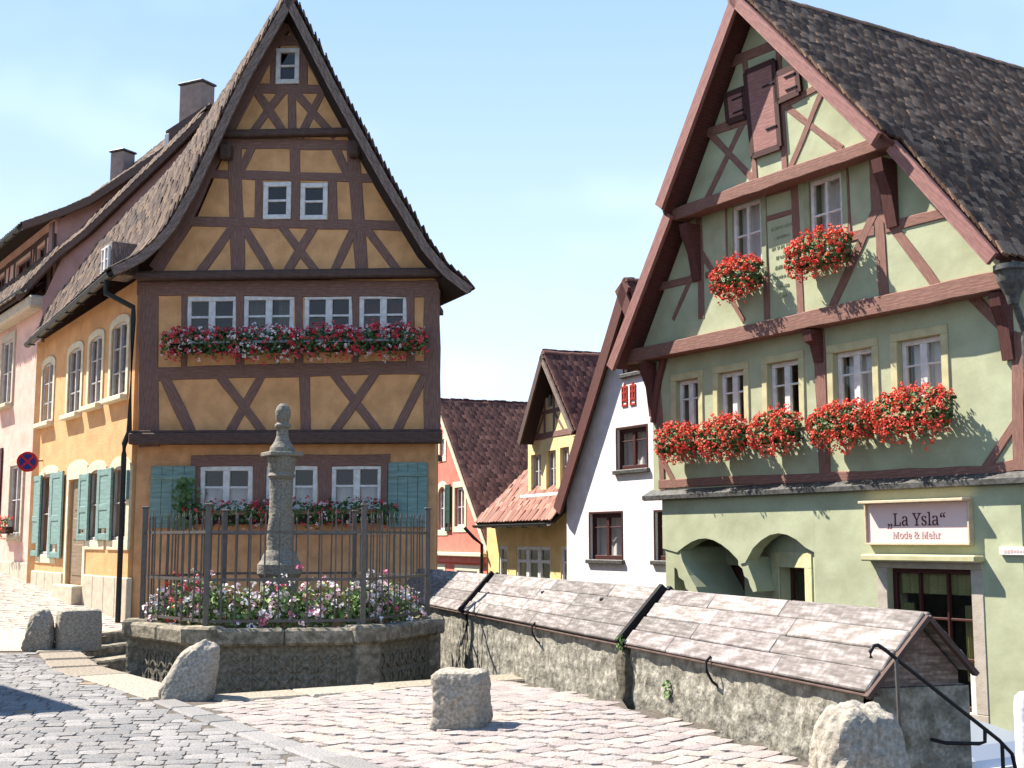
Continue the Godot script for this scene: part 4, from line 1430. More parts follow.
	lb.box(Vector3((lt[0] + lt[2]) / 2, (lt[1] + lt[3]) / 2, .17), Vector3(lt[2] - lt[0], lt[3] - lt[1], .22), .02)
	put(h, "window_hood", lb.mesh(), M.pale_green_trim)
	# overhanging left part carried on two arches
	var o := PackedVector2Array([Vector2(4.34, 2.4), Vector2(.45, 2.4), Vector2(.45, 1.47), Vector2(.86, 1.4)])
	for k in range(1, 8):
		o.append(Vector2(lerpf(.86, 2.5, k / 8.0), 1.4 + .29 * sin(PI * k / 8.0) - .08 * k / 8.0))
	o.append(Vector2(2.5, 1.3)); o.append(Vector2(2.56, 1.22)); o.append(Vector2(2.69, 1.24))
	for k in range(1, 8):
		o.append(Vector2(lerpf(2.69, 4.34, k / 8.0), 1.28 + .40 * pow(sin(PI * minf(k / 7.6, 1.0)), .8) + .1 * k / 8.0))
	o.append(Vector2(4.34, 1.42))
	wall(h, off(0, 0, .08), o, [], M.green, .25, "arched_wall")
	var rf := Transform3D(Basis(Vector3(3.85, 0, 1.15).normalized(), Vector3.UP, Vector3(3.85, 0, 1.15).normalized().cross(Vector3.UP)), Vector3(.5, 0, -1.1))
	wall(h, rf, PackedVector2Array([Vector2(-.8, -2.2), Vector2(4.02, -2.2), Vector2(4.02, 2.4), Vector2(-.8, 2.4)]), [rect_poly([-.08, -1.6, 1.3, 1.17]), rect_poly([2.7, .1, 3.62, 1.17])], M.green)
	window(h, rf, [2.7, .1, 3.62, 1.17], -.22, {"cols": 1, "rows": [.5], "mat": M.brown_frame, "surround": .25, "surround_mat": M.pale_green_trim})
	var db := MB.new()
	for k in 7:
		db.box(Vector3(.02 + k * .19, -.2, -.2), Vector3(.186, 2.7, .05), .008)
	put(h, "door", db.mesh(), M.red_dark, rf)
	# vault behind the arches, corbels and pendant
	var vb := MB.new()
	vb.prism(PackedVector2Array([Vector2(.46, -.16), Vector2(4.2, -.16), Vector2(4.2, .0), Vector2(.2, -1.2)]), 1.78, 2.38, Transform3D(Basis(Vector3(1, 0, 0), Vector3(0, 0, 1), Vector3(0, 1, 0)), Vector3.ZERO))
	put(h, "vault", vb.mesh(), M.green)
	var c1 := MB.new()
	c1.prism(PackedVector2Array([Vector2(.47, 1.5), Vector2(.47, 1.44), Vector2(.56, 1.34), Vector2(.66, 1.3), Vector2(.7, 1.16), Vector2(.84, 1.1), Vector2(.88, .96), Vector2(1.02, .9), Vector2(1.08, .76), Vector2(1.2, .7), Vector2(1.25, -2.2), Vector2(1.5, -2.2), Vector2(1.48, .6), Vector2(1.36, .8), Vector2(1.18, 1.0), Vector2(1.0, 1.24), Vector2(.9, 1.5)]), -1.0, .06)
	put(h, "corbel", c1.mesh(), M.green)
	var c2 := MB.new()
	c2.prism(PackedVector2Array([Vector2(2.5, 1.34), Vector2(2.5, 1.2), Vector2(2.6, 1.14), Vector2(2.64, 1.02), Vector2(2.74, .97), Vector2(2.78, .86), Vector2(2.86, .76), Vector2(2.95, .78), Vector2(2.9, .92), Vector2(2.76, 1.16), Vector2(2.7, 1.34)]), -.55, .06)
	put(h, "corbel", c2.mesh(), M.green)
	back_wall(h, Vector2(.3, -.2), Vector2(.3, -10), -2.2, 5.1, M.green)
	back_wall(h, Vector2(8.0, -.2), Vector2(8.0, -14), -2.2, 5.3, M.green)
	back_wall(h, Vector2(.3, -10), Vector2(8.0, -14), -2.2, 5.1, M.green)
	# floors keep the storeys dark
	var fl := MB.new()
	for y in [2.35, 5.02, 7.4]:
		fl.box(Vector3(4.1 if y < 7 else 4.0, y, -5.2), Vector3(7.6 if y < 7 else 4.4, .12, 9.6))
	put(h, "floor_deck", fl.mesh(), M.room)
	# roof: the attic part reaches further out than the lower part
	var R := [Vector3(8.42, 5.32, .6), Vector3(6.78, 7.30, .6), Vector3(6.72, 7.38, .85), Vector3(3.67, 10.68, .85)]
	var Lr := [Vector3(-.42, 4.88, .6), Vector3(1.42, 7.45, .6), Vector3(1.47, 7.53, .85), Vector3(3.67, 10.68, .85)]
	var R2 := []; var L2 := []
	for p in R: R2.append(Vector3(p.x, p.y, -14.0))
	for p in Lr: L2.append(Vector3(p.x, p.y, -11.0 if p.x < 2 else -14.0))
	L2[-1] = R2[-1]
	roof_face(h, R, R2, M.tiles_dark, {"flip": 1.0, "parts": 300, "course": .125, "tw": .165, "deck": M.red_dark})
	roof_face(h, Lr, L2, M.tiles_dark, {"flip": -1.0, "deck": M.red_dark})
	ridge_tiles(h, Vector3(3.67, 10.72, .85), Vector3(3.67, 10.72, -14), M.tiles_dark[4])
	for lst in [[R[3], R[2], .2], [R[1], R[0], .2]]:
		verge_board(h, [lst[0] + Vector3(0, .03, .01), lst[1] + Vector3(0, .03, .01)], lst[2], .07, M.red_board)
	for lst in [[Lr[3], Lr[2], .22], [Lr[1], Lr[0], .22]]:
		verge_board(h, [lst[0] + Vector3(0, .03, .01), lst[1] + Vector3(0, .03, .01)], lst[2], .07, M.red_board)
	# boarded soffits under the overhanging verges
	# hopper, gutter and pipe at the right corner
	gutter(h, Vector3(8.5, 5.22, .55), Vector3(8.5, 5.22, -14), M.gutter)
	put(h, "rain_hopper", lathe([Vector2(0, -.42), Vector2(.07, -.42), Vector2(.1, -.3), Vector2(.19, -.12), Vector2(.21, 0), Vector2(.24, .03), Vector2(.24, .1), Vector2(.2, .1)], 14), M.lead, off(8.46, 5.1, .42))
	put(h, "downpipe", tube([Vector3(8.46, 4.75, .42), Vector3(8.46, 4.5, .3), Vector3(8.4, 4.3, .14), Vector3(8.4, -1.2, .14)], .05), M.lead)
	# shop sign and small plate
	var sg: Array = G_SIGN[0]
	var s := thing("shop_sign", "pale pink wooden shop sign lettered in brown above the shop window", "sign", xf * off(sg[0], sg[1], .09))
	var sw: float = sg[2] - sg[0]; var shh: float = sg[3] - sg[1]
	var bb := MB.new()
	bb.box(Vector3(sw / 2, shh / 2, .03), Vector3(sw, shh, .05), .006)
	put(s, "board", bb.mesh(), M.sign_pink)
	var fb := MB.new()
	fb.box(Vector3(sw / 2, shh + .02, .09), Vector3(sw + .08, .04, .24), .006)
	fb.box(Vector3(-.02, shh / 2, .04), Vector3(.035, shh, .1), .005)
	fb.box(Vector3(sw + .02, shh / 2, .04), Vector3(.035, shh, .1), .005)
	fb.box(Vector3(sw / 2, -.01, .04), Vector3(sw + .06, .03, .1), .005)
	put(s, "frame", fb.mesh(), M.sign_frame)
	text(s, "\u201eLa Ysla\u201c", Vector3(sw * .5, shh * .58, .058), .25, M.sign_brown, "Droid Serif", true)
	text(s, "Mode & Mehr", Vector3(sw * .5, shh * .2, .058), .135, M.sign_faint, "Droid Serif", true)
	var pl := thing("name_plate", "narrow white plate with faint red lettering right of the shop sign", "sign", xf * off(7.82, 1.42, .085))
	var plb := MB.new()
	plb.box(Vector3(.4, .05, .02), Vector3(.8, .11, .04), .006)
	put(pl, "board", plb.mesh(), M.white_paint)
	var ps := MB.new()
	for k in 13:
		ps.box(Vector3(.1 + k * .048, .045 + rng.randf_range(-.004, .004), .041), Vector3(.03, rng.randf_range(.025, .045), .003))
	put(pl, "lettering", ps.mesh(), M.sign_faint)
	# flower boxes
	var upper := "flower boxes on the green gable"
	flower_box("overflowing red geranium box under the left gable window of the green house", upper, xf * off(3.08, 6.0, .44), 1.15, .36, .27, 300, 900, REDS, {"reach": .15})
	flower_box("overflowing red geranium box under the right gable window of the green house", upper, xf * off(5.0, 6.05, .44), 1.3, .36, .27, 330, 1000, REDS, {"reach": .15})
	var lab := ["first red geranium box from the left under the green house's first-floor windows", "second red geranium box from the left under the green house's first-floor windows", "red geranium box just left of the middle post on the green house", "red geranium box just right of the middle post on the green house", "rightmost and largest red geranium box under the green house's first-floor windows"]
	var spots := [[1.2, 1.06, .36], [2.46, 1.12, .38], [3.74, 1.06, .38], [5.22, 1.3, .37], [6.6, 1.38, .40]]
	for k in 5:
		flower_box(lab[k], "flower boxes along the green house's first floor", xf * off(spots[k][0], 3.36 + (.06 if k == 4 else 0.0), .27), spots[k][1], spots[k][2], .27, int(290 * spots[k][1]), int(900 * spots[k][1]), REDS, {"reach": .12, "droop": .3})

func text(parent: Node3D, words: String, at: Vector3, size: float, material: Material, font: String, italic := false) -> void:
	var t := TextMesh.new()
	var f := SystemFont.new()
	f.font_names = PackedStringArray([font])
	f.font_italic = italic
	t.font = f
	t.text = words
	t.font_size = 64
	t.pixel_size = size / 64.0
	t.depth = .006
	t.horizontal_alignment = HORIZONTAL_ALIGNMENT_CENTER
	t.vertical_alignment = VERTICAL_ALIGNMENT_CENTER
	put(parent, "lettering", t, material, off(at.x, at.y, at.z))

# faded, no longer readable lines painted in broken script on the plaster between the gable windows
func inscription(h: Node3D) -> void:
	var b := MB.new()
	for k in 8:
		var y := 6.72 - k * .165
		var wd: float = [.5, .36, .5, .3, .36, .4, .3, .2][k]
		var x := 3.92 - wd / 2
		while x < 3.92 + wd / 2:
			if rng.randf() < .86:
				var hh := rng.randf_range(.04, .075)
				b.bar(Vector3(x, y - hh / 2, .204), Vector3(x + rng.randf_range(-.008, .012), y + hh / 2, .204), .012, .004, Vector3(0, 0, 1))
				if rng.randf() < .5:
					b.bar(Vector3(x, y + rng.randf_range(-.02, .02), .204), Vector3(x + .022, y + rng.randf_range(-.02, .02), .204), .009, .004, Vector3(0, 0, 1))
			x += rng.randf_range(.02, .034)
	tag(put(h, "painted_inscription", b.mesh(), M.faded_ink), "faded painted lines of script")

# ---------------------------------------------------------------- houses down the street
func white_house() -> void:
	var xf := frame(1.36, 32.0, .46947, -.88295)
	var h := thing("white_house", "white plastered gabled house with dark red window frames behind the green house", "house", xf)
	var wins := [[2.35, 3.24, 3.58, 4.19], [1.11, 1.17, 2.51, 2.25], [3.87, 1.18, 5.2, 2.24], [2.69, 5.47, 3.36, 6.04]]
	var holes := []
	for r in wins: holes.append(rect_poly(r))
	wall(h, off(), PackedVector2Array([Vector2(0, -4), Vector2(6.0, -4), Vector2(6.0, 2.6), Vector2(2.98, 7.3), Vector2(.0, 2.6)]), holes, M.white_wall)
	for r in wins:
		window(h, off(), r, -.1, {"fw": .1, "mull": .12, "rows": [.7], "mat": M.brown_frame, "curtain": [.95, .05, M.curtain], "surround": .05, "proud": .015, "surround_mat": M.brown_frame, "no_bottom": true, "sill": .08, "sill_mat": M.lead})
	for x in [2.6, 2.95]:
		var b := MB.new()
		for e in [[0, .11, .03, .24], [.2, .11, .03, .24], [.1, .0, .24, .05], [.1, .43, .24, .05], [.1, .13, .16, .05], [.1, .3, .16, .05], [.1, .21, .05, .16]]:
			b.box(Vector3(x + e[0], 4.73 + e[1] + (.0 if e[3] < .1 else .1), .01), Vector3(e[2], e[3] if e[3] < .1 else .4, .03), .004)
		put(h, "ornament", b.mesh(), M.ornament_red)
	var L := [Vector3(-.25, 2.4, .16), Vector3(1.3, 4.85, .16), Vector3(2.98, 7.55, .16)]
	var B := []
	for p in L: B.append(p + Vector3(0, 0, -9))
	roof_face(h, L, B, M.tiles_red, {"flip": -1.0})
	var R := []; var R2 := []
	for p in L:
		R.append(Vector3(5.96 - p.x, p.y, p.z)); R2.append(Vector3(5.96 - p.x, p.y, p.z - 9))
	roof_face(h, R, R2, M.tiles_red, {"flip": 1.0})
	for a in [L, R]:
		var q := []
		for p in a: q.append(p + Vector3(0, .04, .01))
		if a == R: q.reverse()
		verge_board(h, q, .34, .07, M.red_dark)
	back_wall(h, Vector2(.1, -.3), Vector2(.1, -8), -4, 2.2, M.white_wall)
	back_wall(h, Vector2(5.8, -.3), Vector2(5.8, -8), -4, 2.2, M.white_wall)
	back_wall(h, Vector2(.1, -8), Vector2(5.8, -8), -4, 2.4, M.white_wall)
	ridge_tiles(h, Vector3(2.98, 7.6, .16), Vector3(2.98, 7.6, -8.6), M.tiles_red[0], 10)

func dormer_house() -> void:
	var xf := frame(-.74, 38.0, .37461, -.92718)
	var h := thing("dormer_house", "small yellow house with orange tiled roof and half-timbered cross dormer", "house", xf)
	var wins := [[.98, .45, 1.62, 1.47], [2.27, .45, 4.65, 1.47], [5.3, .45, 5.7, 1.47]]
	var holes := []
	for r in wins: holes.append(rect_poly(r))
	wall(h, off(), rect_poly([0, -5, 5.75, 2.3]), holes, M.pale_yellow)
	window(h, off(), wins[0], -.06, {"cols": 1, "fw": .09, "bw": .07, "rows": [.6], "curtain": [.99, 0, M.blind]})
	window(h, off(), wins[1], -.06, {"cols": 3, "fw": .1, "bw": .08, "mull": .2, "rows": [.6], "curtain": [.99, 0, M.blind]})
	window(h, off(), wins[2], -.06, {"cols": 1, "fw": .09, "bw": .07, "rows": [.6], "curtain": [.99, 0, M.blind]})
	# main roof
	var A := [Vector3(.45, 2.1, .5), Vector3(.45, 6.2, -3.9)]
	var B := [Vector3(5.95, 2.1, .5), Vector3(5.95, 6.2, -3.9)]
	roof_face(h, A, B, M.tiles_orange, {"flip": 1.0, "course": .2, "tw": .22})
	roof_face(h, [Vector3(.45, 2.1, -8.3), A[1]], [Vector3(5.95, 2.1, -8.3), B[1]], M.tiles_orange, {"flip": -1.0, "course": .2, "tw": .22})
	wall(h, Transform3D(Basis(Vector3(0, 0, 1), Vector3.UP, Vector3(-1, 0, 0)), Vector3(0, 0, 0)), PackedVector2Array([Vector2(-8, -5), Vector2(-.3, -5), Vector2(-.3, 2.3), Vector2(-3.9, 5.9), Vector2(-8, 2.2)]), [], M.pale_yellow)
	gutter(h, Vector3(.45, 2.05, .56), Vector3(5.8, 2.05, .56), M.gutter)
	put(h, "downpipe", tube([Vector3(-.4, 2.0, .56), Vector3(-.3, 1.7, .3), Vector3(-.1, 1.5, .12), Vector3(-.1, -4, .12)], .05), M.pipe)
	# cross dormer
	var df := off(0, 0, -.3)
	var dw := [[2.65, 2.95, 3.34, 3.98], [3.7, 2.95, 4.35, 4.02], [4.62, 2.95, 5.2, 4.05]]
	holes = []
	for r in dw: holes.append(rect_poly(r))
	holes.append(rect_poly([3.71, 5.2, 4.15, 5.85]))
	wall(h, df, PackedVector2Array([Vector2(2.43, 2.4), Vector2(5.6, 2.4), Vector2(5.6, 4.5), Vector2(6.2, 4.4), Vector2(4.4, 6.35), Vector2(2.6, 4.4), Vector2(2.43, 4.4)]), holes, M.cream)
	for r in dw:
		window(h, df, r, -.12, {"cols": 2, "fw": .06, "rows": [.55], "mat": M.grey_paint, "curtain": [.99, 0, M.curtain]})
	window(h, df, [3.71, 5.2, 4.15, 5.85], -.1, {"cols": 1, "fw": .06, "rows": [], "mat": M.grey_paint})
	timbers(h, df, [[2.5, 4.45, 6.0, 4.45, .18], [3.2, 5.08, 5.6, 5.08, .11], [3.62, 4.5, 3.62, 5.9, .11], [4.24, 4.5, 4.24, 6.2, .11], [3.55, 5.0, 3.1, 4.5, .1], [4.3, 5.0, 4.9, 4.5, .1], [3.0, 4.5, 3.0, 4.8, .09], [5.2, 4.5, 5.2, 5.2, .09]], M.brown_timber)
	var Ld := [Vector3(2.74, 4.3, .1), Vector3(4.4, 6.52, .1)]
	var Rd := [Vector3(6.4, 4.3, .1), Vector3(4.4, 6.52, .1)]
	var L2 := []; var R2 := []
	for p in Ld: L2.append(p + Vector3(0, 0, -6))
	for p in Rd: R2.append(p + Vector3(0, 0, -6))
	roof_face(h, Ld, L2, M.tiles_red, {"flip": -1.0, "course": .2, "tw": .22})
	roof_face(h, Rd, R2, M.tiles_red, {"flip": 1.0, "course": .2, "tw": .22})
	verge_board(h, [Ld[1] + Vector3(0, .04, .01), Ld[0] + Vector3(0, .04, .01)], .2, .05, M.dark_timber)
	verge_board(h, [Rd[1] + Vector3(0, .04, .01), Rd[0] + Vector3(0, .04, .01)], .14, .05, M.grey_timber)
	ridge_tiles(h, Vector3(4.4, 6.57, .1), Vector3(4.4, 6.57, -5.9), M.tiles_red[2], 20)
	var sl := MB.new()
	sl.box(Vector3(4.0, 2.82, -.22), Vector3(3.2, .1, .3), .02)
	put(h, "dormer_sill", sl.mesh(), M.white_paint)
	back_wall(h, Vector2(2.56, -.5), Vector2(2.56, -5), 2.4, 4.3, M.cream)
	back_wall(h, Vector2(5.6, -.3), Vector2(5.6, -7.6), -5, 4.3, M.pale_yellow)

func coral_house() -> void:
	var xf := frame(-.81, 42.0, .37461, -.92718)
	var h := thing("coral_house", "coral red gabled house with brown tiled roof and green shutters", "house", xf)
	var wins := [[-4.95, 2.0, -4.1, 3.55], [-3.15, 2.1, -2.15, 3.45], [-4.8, 4.64, -4.3, 5.25], [-2.9, -.6, -.85, .6], [-5.3, -.6, -4.3, .6]]
	var holes := []
	for k in wins.size(): holes.append(arch_poly(wins[k], .3) if k == 0 else rect_poly(wins[k]))
	wall(h, off(), PackedVector2Array([Vector2(-9.6, -5), Vector2(.1, -5), Vector2(.1, 1.45), Vector2(-4.61, 6.35), Vector2(-9.6, 1.45)]), holes, M.coral)
	for k in wins.size():
		window(h, off(), wins[k], -.1, {"cols": 2, "fw": .07, "rows": [.5], "curtain": [.99, 0, M.blind2], "surround": .2, "rise": (.3 if k == 0 else 0.0), "surround_mat": M.pale_trim})
	shutter(h, off(), [-5.5, 1.95, -5.05, 3.5], .06, M.dark_green)
	shutter(h, off(), [-4.02, 1.95, -3.5, 3.6], .06, M.dark_green)
	var b := MB.new()
	b.box(Vector3(-4.7, 1.15, .1), Vector3(9.7, .14, .3), .03)
	put(h, "cornice", b.mesh(), M.pale_trim)
	var b2 := MB.new()
	b2.box(Vector3(-4.7, .98, .04), Vector3(9.7, .2, .16), .02)
	put(h, "cornice_band", b2.mesh(), M.coral)
	var R := [Vector3(.62, 1.3, .2), Vector3(-4.61, 6.55, .2)]
	var L := [Vector3(-9.9, 1.3, .2), Vector3(-4.61, 6.55, .2)]
	var R2 := []; var L2 := []
	for p in R: R2.append(p + Vector3(0, 0, -11))
	for p in L: L2.append(p + Vector3(0, 0, -11))
	roof_face(h, R, R2, M.tiles_red, {"flip": 1.0, "course": .22, "tw": .24})
	roof_face(h, L, L2, M.tiles_red, {"flip": -1.0, "course": .22, "tw": .24})
	verge_board(h, [R[1] + Vector3(0, .03, .01), R[0] + Vector3(0, .03, .01)], .16, .04, M.pale_trim)
	ridge_tiles(h, Vector3(-4.61, 6.6, .2), Vector3(-4.61, 6.6, -10.6), M.tiles_red[0], 30)
	for p in [[-.9, 2.86, -2.6], [-1.7, 3.66, -5.2]]:
		var vb := MB.new()
		vb.box(Vector3(p[0], p[1] + .15, p[2]), Vector3(.16, .3, .16), .03)
		put(h, "roof_vent", vb.mesh(), M.lead)
	back_wall(h, Vector2(0, -.3), Vector2(0, -10.6), -5, 1.5, M.coral)
	back_wall(h, Vector2(0, -10.6), Vector2(-9.4, -10.6), -5, 1.5, M.coral)

# the house across the lane, just left of the picture, whose eave corner shades the roadway
func corner_house() -> void:
	var xf := frame(-7.98, 14.6, .62, -.785)
	var h := thing("corner_house", "hipped house across the lane whose eave shades the cobbles at left", "house", xf)
	var wins := [[-2.4, 3.0, -1.4, 4.5], [-4.6, 3.0, -3.6, 4.5], [-6.8, 3.0, -5.8, 4.5], [-2.4, .7, -1.4, 2.1], [-4.6, .7, -3.6, 2.1]]
	# its front faces the lane: the frame's z points away from it, so the body lies at positive z
	var b := MB.new()
	b.box(Vector3(-4.4, 2.6, 4.4), Vector3(8.0, 5.6, 8.0), .02)
	put(h, "body", b.mesh(), M.pink)
	var r := MB.new()
	var c := [Vector3(0, 5.5, 0), Vector3(-8.8, 5.5, 0), Vector3(-8.8, 5.5, 8.8), Vector3(0, 5.5, 8.8)]
	var t := [Vector3(-4.2, 9.2, 4.4), Vector3(-4.6, 9.2, 4.4)]
	r.quad(c[0], c[1], t[1], t[0], Vector3(-4.4, 5, 4.4))
	r.tri(c[1], c[2], t[1], Vector2.ZERO, Vector2.ZERO, Vector2.ZERO, Vector3(-4.4, 5, 4.4))
	r.quad(c[2], c[3], t[0], t[1], Vector3(-4.4, 5, 4.4))
	r.tri(c[3], c[0], t[0], Vector2.ZERO, Vector2.ZERO, Vector2.ZERO, Vector3(-4.4, 5, 4.4))
	r.quad(c[0], c[1], c[2], c[3], Vector3(-4.4, 8, 4.4))
	put(h, "roof", r.mesh(), M.tiles_red[0])
	var ff := Transform3D(Basis(Vector3(-1, 0, 0), Vector3.UP, Vector3(0, 0, -1)), Vector3(0, 0, .39))
	for w in wins:
		window(h, ff, [-w[2], w[1], -w[0], w[3]], .05, {"surround": .14, "surround_mat": M.pale_trim, "curtain": [.99, 0, M.blind]})

# ---------------------------------------------------------------- roofed parapet
func parapet() -> void:
	var xf := frame(2.22, 8.18, .297, -.955)
	var h := thing("parapet_wall", "long stone parapet capped with a little pitched roof of grey slabs", "wall", xf)
	var far := -14.2
	# masonry in three lengths with uneven faces
	for e in [[0.0, -3.95], [-4.15, -9.68], [-9.72, far]]:
		var st := SurfaceTool.new()
		st.begin(Mesh.PRIMITIVE_TRIANGLES)
		st.set_smooth_group(0)
		var f := FastNoiseLite.new()
		f.seed = 55 + int(-e[0])
		f.frequency = 1.6
		f.fractal_octaves = 4
		var nx := int((e[0] - e[1]) / .08)
		# one skin running round the section: front base, front top, back top, back base
		var sec := []
		for k in 23: sec.append(Vector2(-.05, -.9 + k * .0715))
		for k in 3: sec.append(Vector2(-.05 - .25 * (k + 1), .675))
		for k in 8: sec.append(Vector2(-.82, .66 - k * .4))
		for i in nx + 1:
			var x := lerpf(e[0] - .1 if e[0] == 0.0 else e[0], e[1], i / float(nx))
			for j in sec.size():
				var p: Vector2 = sec[j]
				var nz := f.get_noise_2d(x * 1.4, p.y * 1.4) * .03 + f.get_noise_2d(x * 5, p.y * 5 + 9) * .012
				st.set_uv(Vector2(x, p.y))
				st.add_vertex(Vector3(x, p.y, p.x + (nz if j < 23 else -nz * .3)))
		for i in nx:
			for j in sec.size() - 1:
				var a := i * sec.size() + j
				for q in [a, a + sec.size(), a + sec.size() + 1, a, a + sec.size() + 1, a + 1]: st.add_index(q)
		st.generate_normals()
		put(h, "masonry", st.commit(), M.wall_stone)
		var cap := MB.new()
		for x in [e[0] - (.1 if e[0] == 0.0 else 0.0), e[1]]:
			cap.box(Vector3(x + (-.012 if x == e[1] else -.0), -.12, -.46), Vector3(.024, 1.58, .71))
		put(h, "end_face", cap.mesh(), M.wall_stone)
	# gable infill under the near end of the little roof
	var gi := MB.new()
	gi.prism(PackedVector2Array([Vector2(-.76, .66), Vector2(-.76, .76), Vector2(-.455, 1.08), Vector2(-.05, .66)]), 0, .03, Transform3D(Basis(Vector3(0, 0, 1), Vector3.UP, Vector3(-1, 0, 0)), Vector3(-.12, 0, 0)))
	put(h, "gable_board", gi.mesh(), M.grey_timber)
	# slabs: four courses on each slope, in three lengths
	var sl := Vector2(-.455, .48)
	var ln := sl.length()
	for side in 2:
		for sec in [[.0, -4.0, 0.0], [-4.1, -9.66, .01], [-9.78, far, -.005]]:
			for c in range(0 if side == 0 else 1, 4):
				var x: float = sec[0]
				while x > sec[1] + .05:
					var l := minf(rng.randf_range(1.15, 2.1), x - sec[1])
					if x - l - sec[1] < .6: l = x - sec[1]
					var b := MB.new()
					b.uo = Vector2(rng.randf() * 8, rng.randf() * 8)
					b.box(Vector3(-l / 2, 0, 0), Vector3(l - .006, ln / 4 - .008, .04), .008)
					var t := (c + .5) / 4.0
					var y: float = .66 + sl.y * t + sec[2]
					var z := sl.x * t
					var up := Vector3(0, sl.y, sl.x).normalized()
					var bs := Basis(Vector3.RIGHT, up, Vector3.RIGHT.cross(up)) * Basis.from_euler(Vector3(.075 + rng.randf_range(-.015, .015), 0, rng.randf_range(-.002, .002)))
					var tr := Transform3D(bs, Vector3(x, y + rng.randf_range(-.003, .003), z))
					if side == 1:
						tr = Transform3D(Basis(Vector3.UP, PI), Vector3(0, 0, -.91)) * Transform3D(bs, Vector3(-x + l, y, z))
					put(h, "roof_slab", b.mesh(), M.coping[rng.randi() % 5], tr)
					x -= l
	# dark joints between the lengths, iron ties, eave boards
	for x in [-4.05, -9.72]:
		var b := MB.new()
		var up := Vector3(0, sl.y, sl.x).normalized()
		var nn := Vector3.RIGHT.cross(up)
		b.bar(Vector3(x, .64, .01) + nn * .03, Vector3(x, 1.15, -.455) + nn * .03, .09, .07, nn)
		b.bar(Vector3(x, .78, -.82), Vector3(x, 1.15, -.455), .09, .07, nn)
		put(h, "joint_strip", b.mesh(), M.tar)
	for x in [-2.2, -6.6]:
		put(h, "iron_tie", tube([Vector3(x, .70, .0), Vector3(x, .66, .04), Vector3(x, .58, .035), Vector3(x - .02, .5, -.02), Vector3(x + .02, .46, -.06)], .012, 6), M.dark_iron)
	for x in [-5.3, -7.2]:
		var b := MB.new()
		b.box(Vector3(x, 1.0, -.3), Vector3(.07, .05, .05), .01)
		put(h, "slab_clip", b.mesh(), M.dark_iron)
	var eb := MB.new()
	eb.box(Vector3(far / 2, .64, -.045), Vector3(-far, .016, .1), .004)
	put(h, "eave_board", eb.mesh(), M.dark_timber)
	var vb := MB.new()
	for e in [[.01, .63], [-.80, .75]]:
		vb.bar(Vector3(.012, e[1], e[0]), Vector3(.012, 1.12, -.455), .05, .03, Vector3(1, 0, 0))
	put(h, "verge", vb.mesh(), M.dark_timber)
	# rounded pier where two lengths meet
	put(h, "pier", rock(Vector3(.26, 1.0, .3), 8, 4.0, .05, .1, Vector2.ZERO, 12), M.stone_dark, off(-4.05, -.36, -.1))
	# weeds rooted in the joints
	for e in [[-3.1, .36, -.06], [-4.0, .68, .02]]:
		var w := thing("weed", "small green weed rooted in the face of the parapet" if e[0] > -3.5 else "tiny weed growing at the parapet's dark roof joint", "plant", xf * off(e[0], e[1], e[2]))
		var lb := MB.new()
		for k in 26:
			lb.col = GREENS[rng.randi() % 4] * 1.3
			leaf(lb, Vector3(rng.randf_range(-.05, .05), rng.randf_range(-.08, .06), rng.randf_range(0, .05)), .022, Vector3(0, .3, 1))
		put(w, "leaves", lb.mesh(), M.leaf)

func stairway() -> void:
	var xf := frame(2.205, 7.93, .955, .297)
	var st := Node3D.new()
	st.name = "stairs"
	add_child(st)
	tag(st, "", "", "", "structure")
	for k in 8:
		var b := MB.new()
		b.box(Vector3(.28 + k * .28, .02 - k * .165 - .5, .85), Vector3(.30, 1.0, 1.9), .015)
		put(st, "step", b.mesh(), M.kerb[k % 3], xf)
	var h := thing("handrail", "thin dark iron handrail sloping down beside the parapet's near end", "railing", xf)
	put(h, "rail", tube([Vector3(-.05, .90, .04), Vector3(-.055, .935, .04), Vector3(-.03, .97, .04), Vector3(.0, .975, .04), Vector3(.05, .945, .04), Vector3(.84, .375, .04), Vector3(.93, .29, .04), Vector3(.95, .2, .04), Vector3(.95, -.6, .04)], .0125), M.dark_iron)
	put(h, "post", tube([Vector3(.125, .9, .04), Vector3(.14, .02, .04)], .012), M.iron)
	put(h, "post", tube([Vector3(.86, .36, .04), Vector3(.86, -.5, .04)], .012), M.dark_iron)
	put(h, "bracket", tube([Vector3(.52, .36, -.2), Vector3(.52, .36, -.05), Vector3(.70, .36, .03), Vector3(.735, .37, .04), Vector3(.74, .45, .04)], .012), M.dark_iron)

# ---------------------------------------------------------------- fountain
const FC := Vector2(-2.98, 17.2)
func hexa(r: float, k: int) -> Vector2:
	# corner 0 is the front left one
	var a := deg_to_rad(9.0 + 240.0 + 60.0 * k)
	return FC + Vector2(cos(a), sin(a)) * r

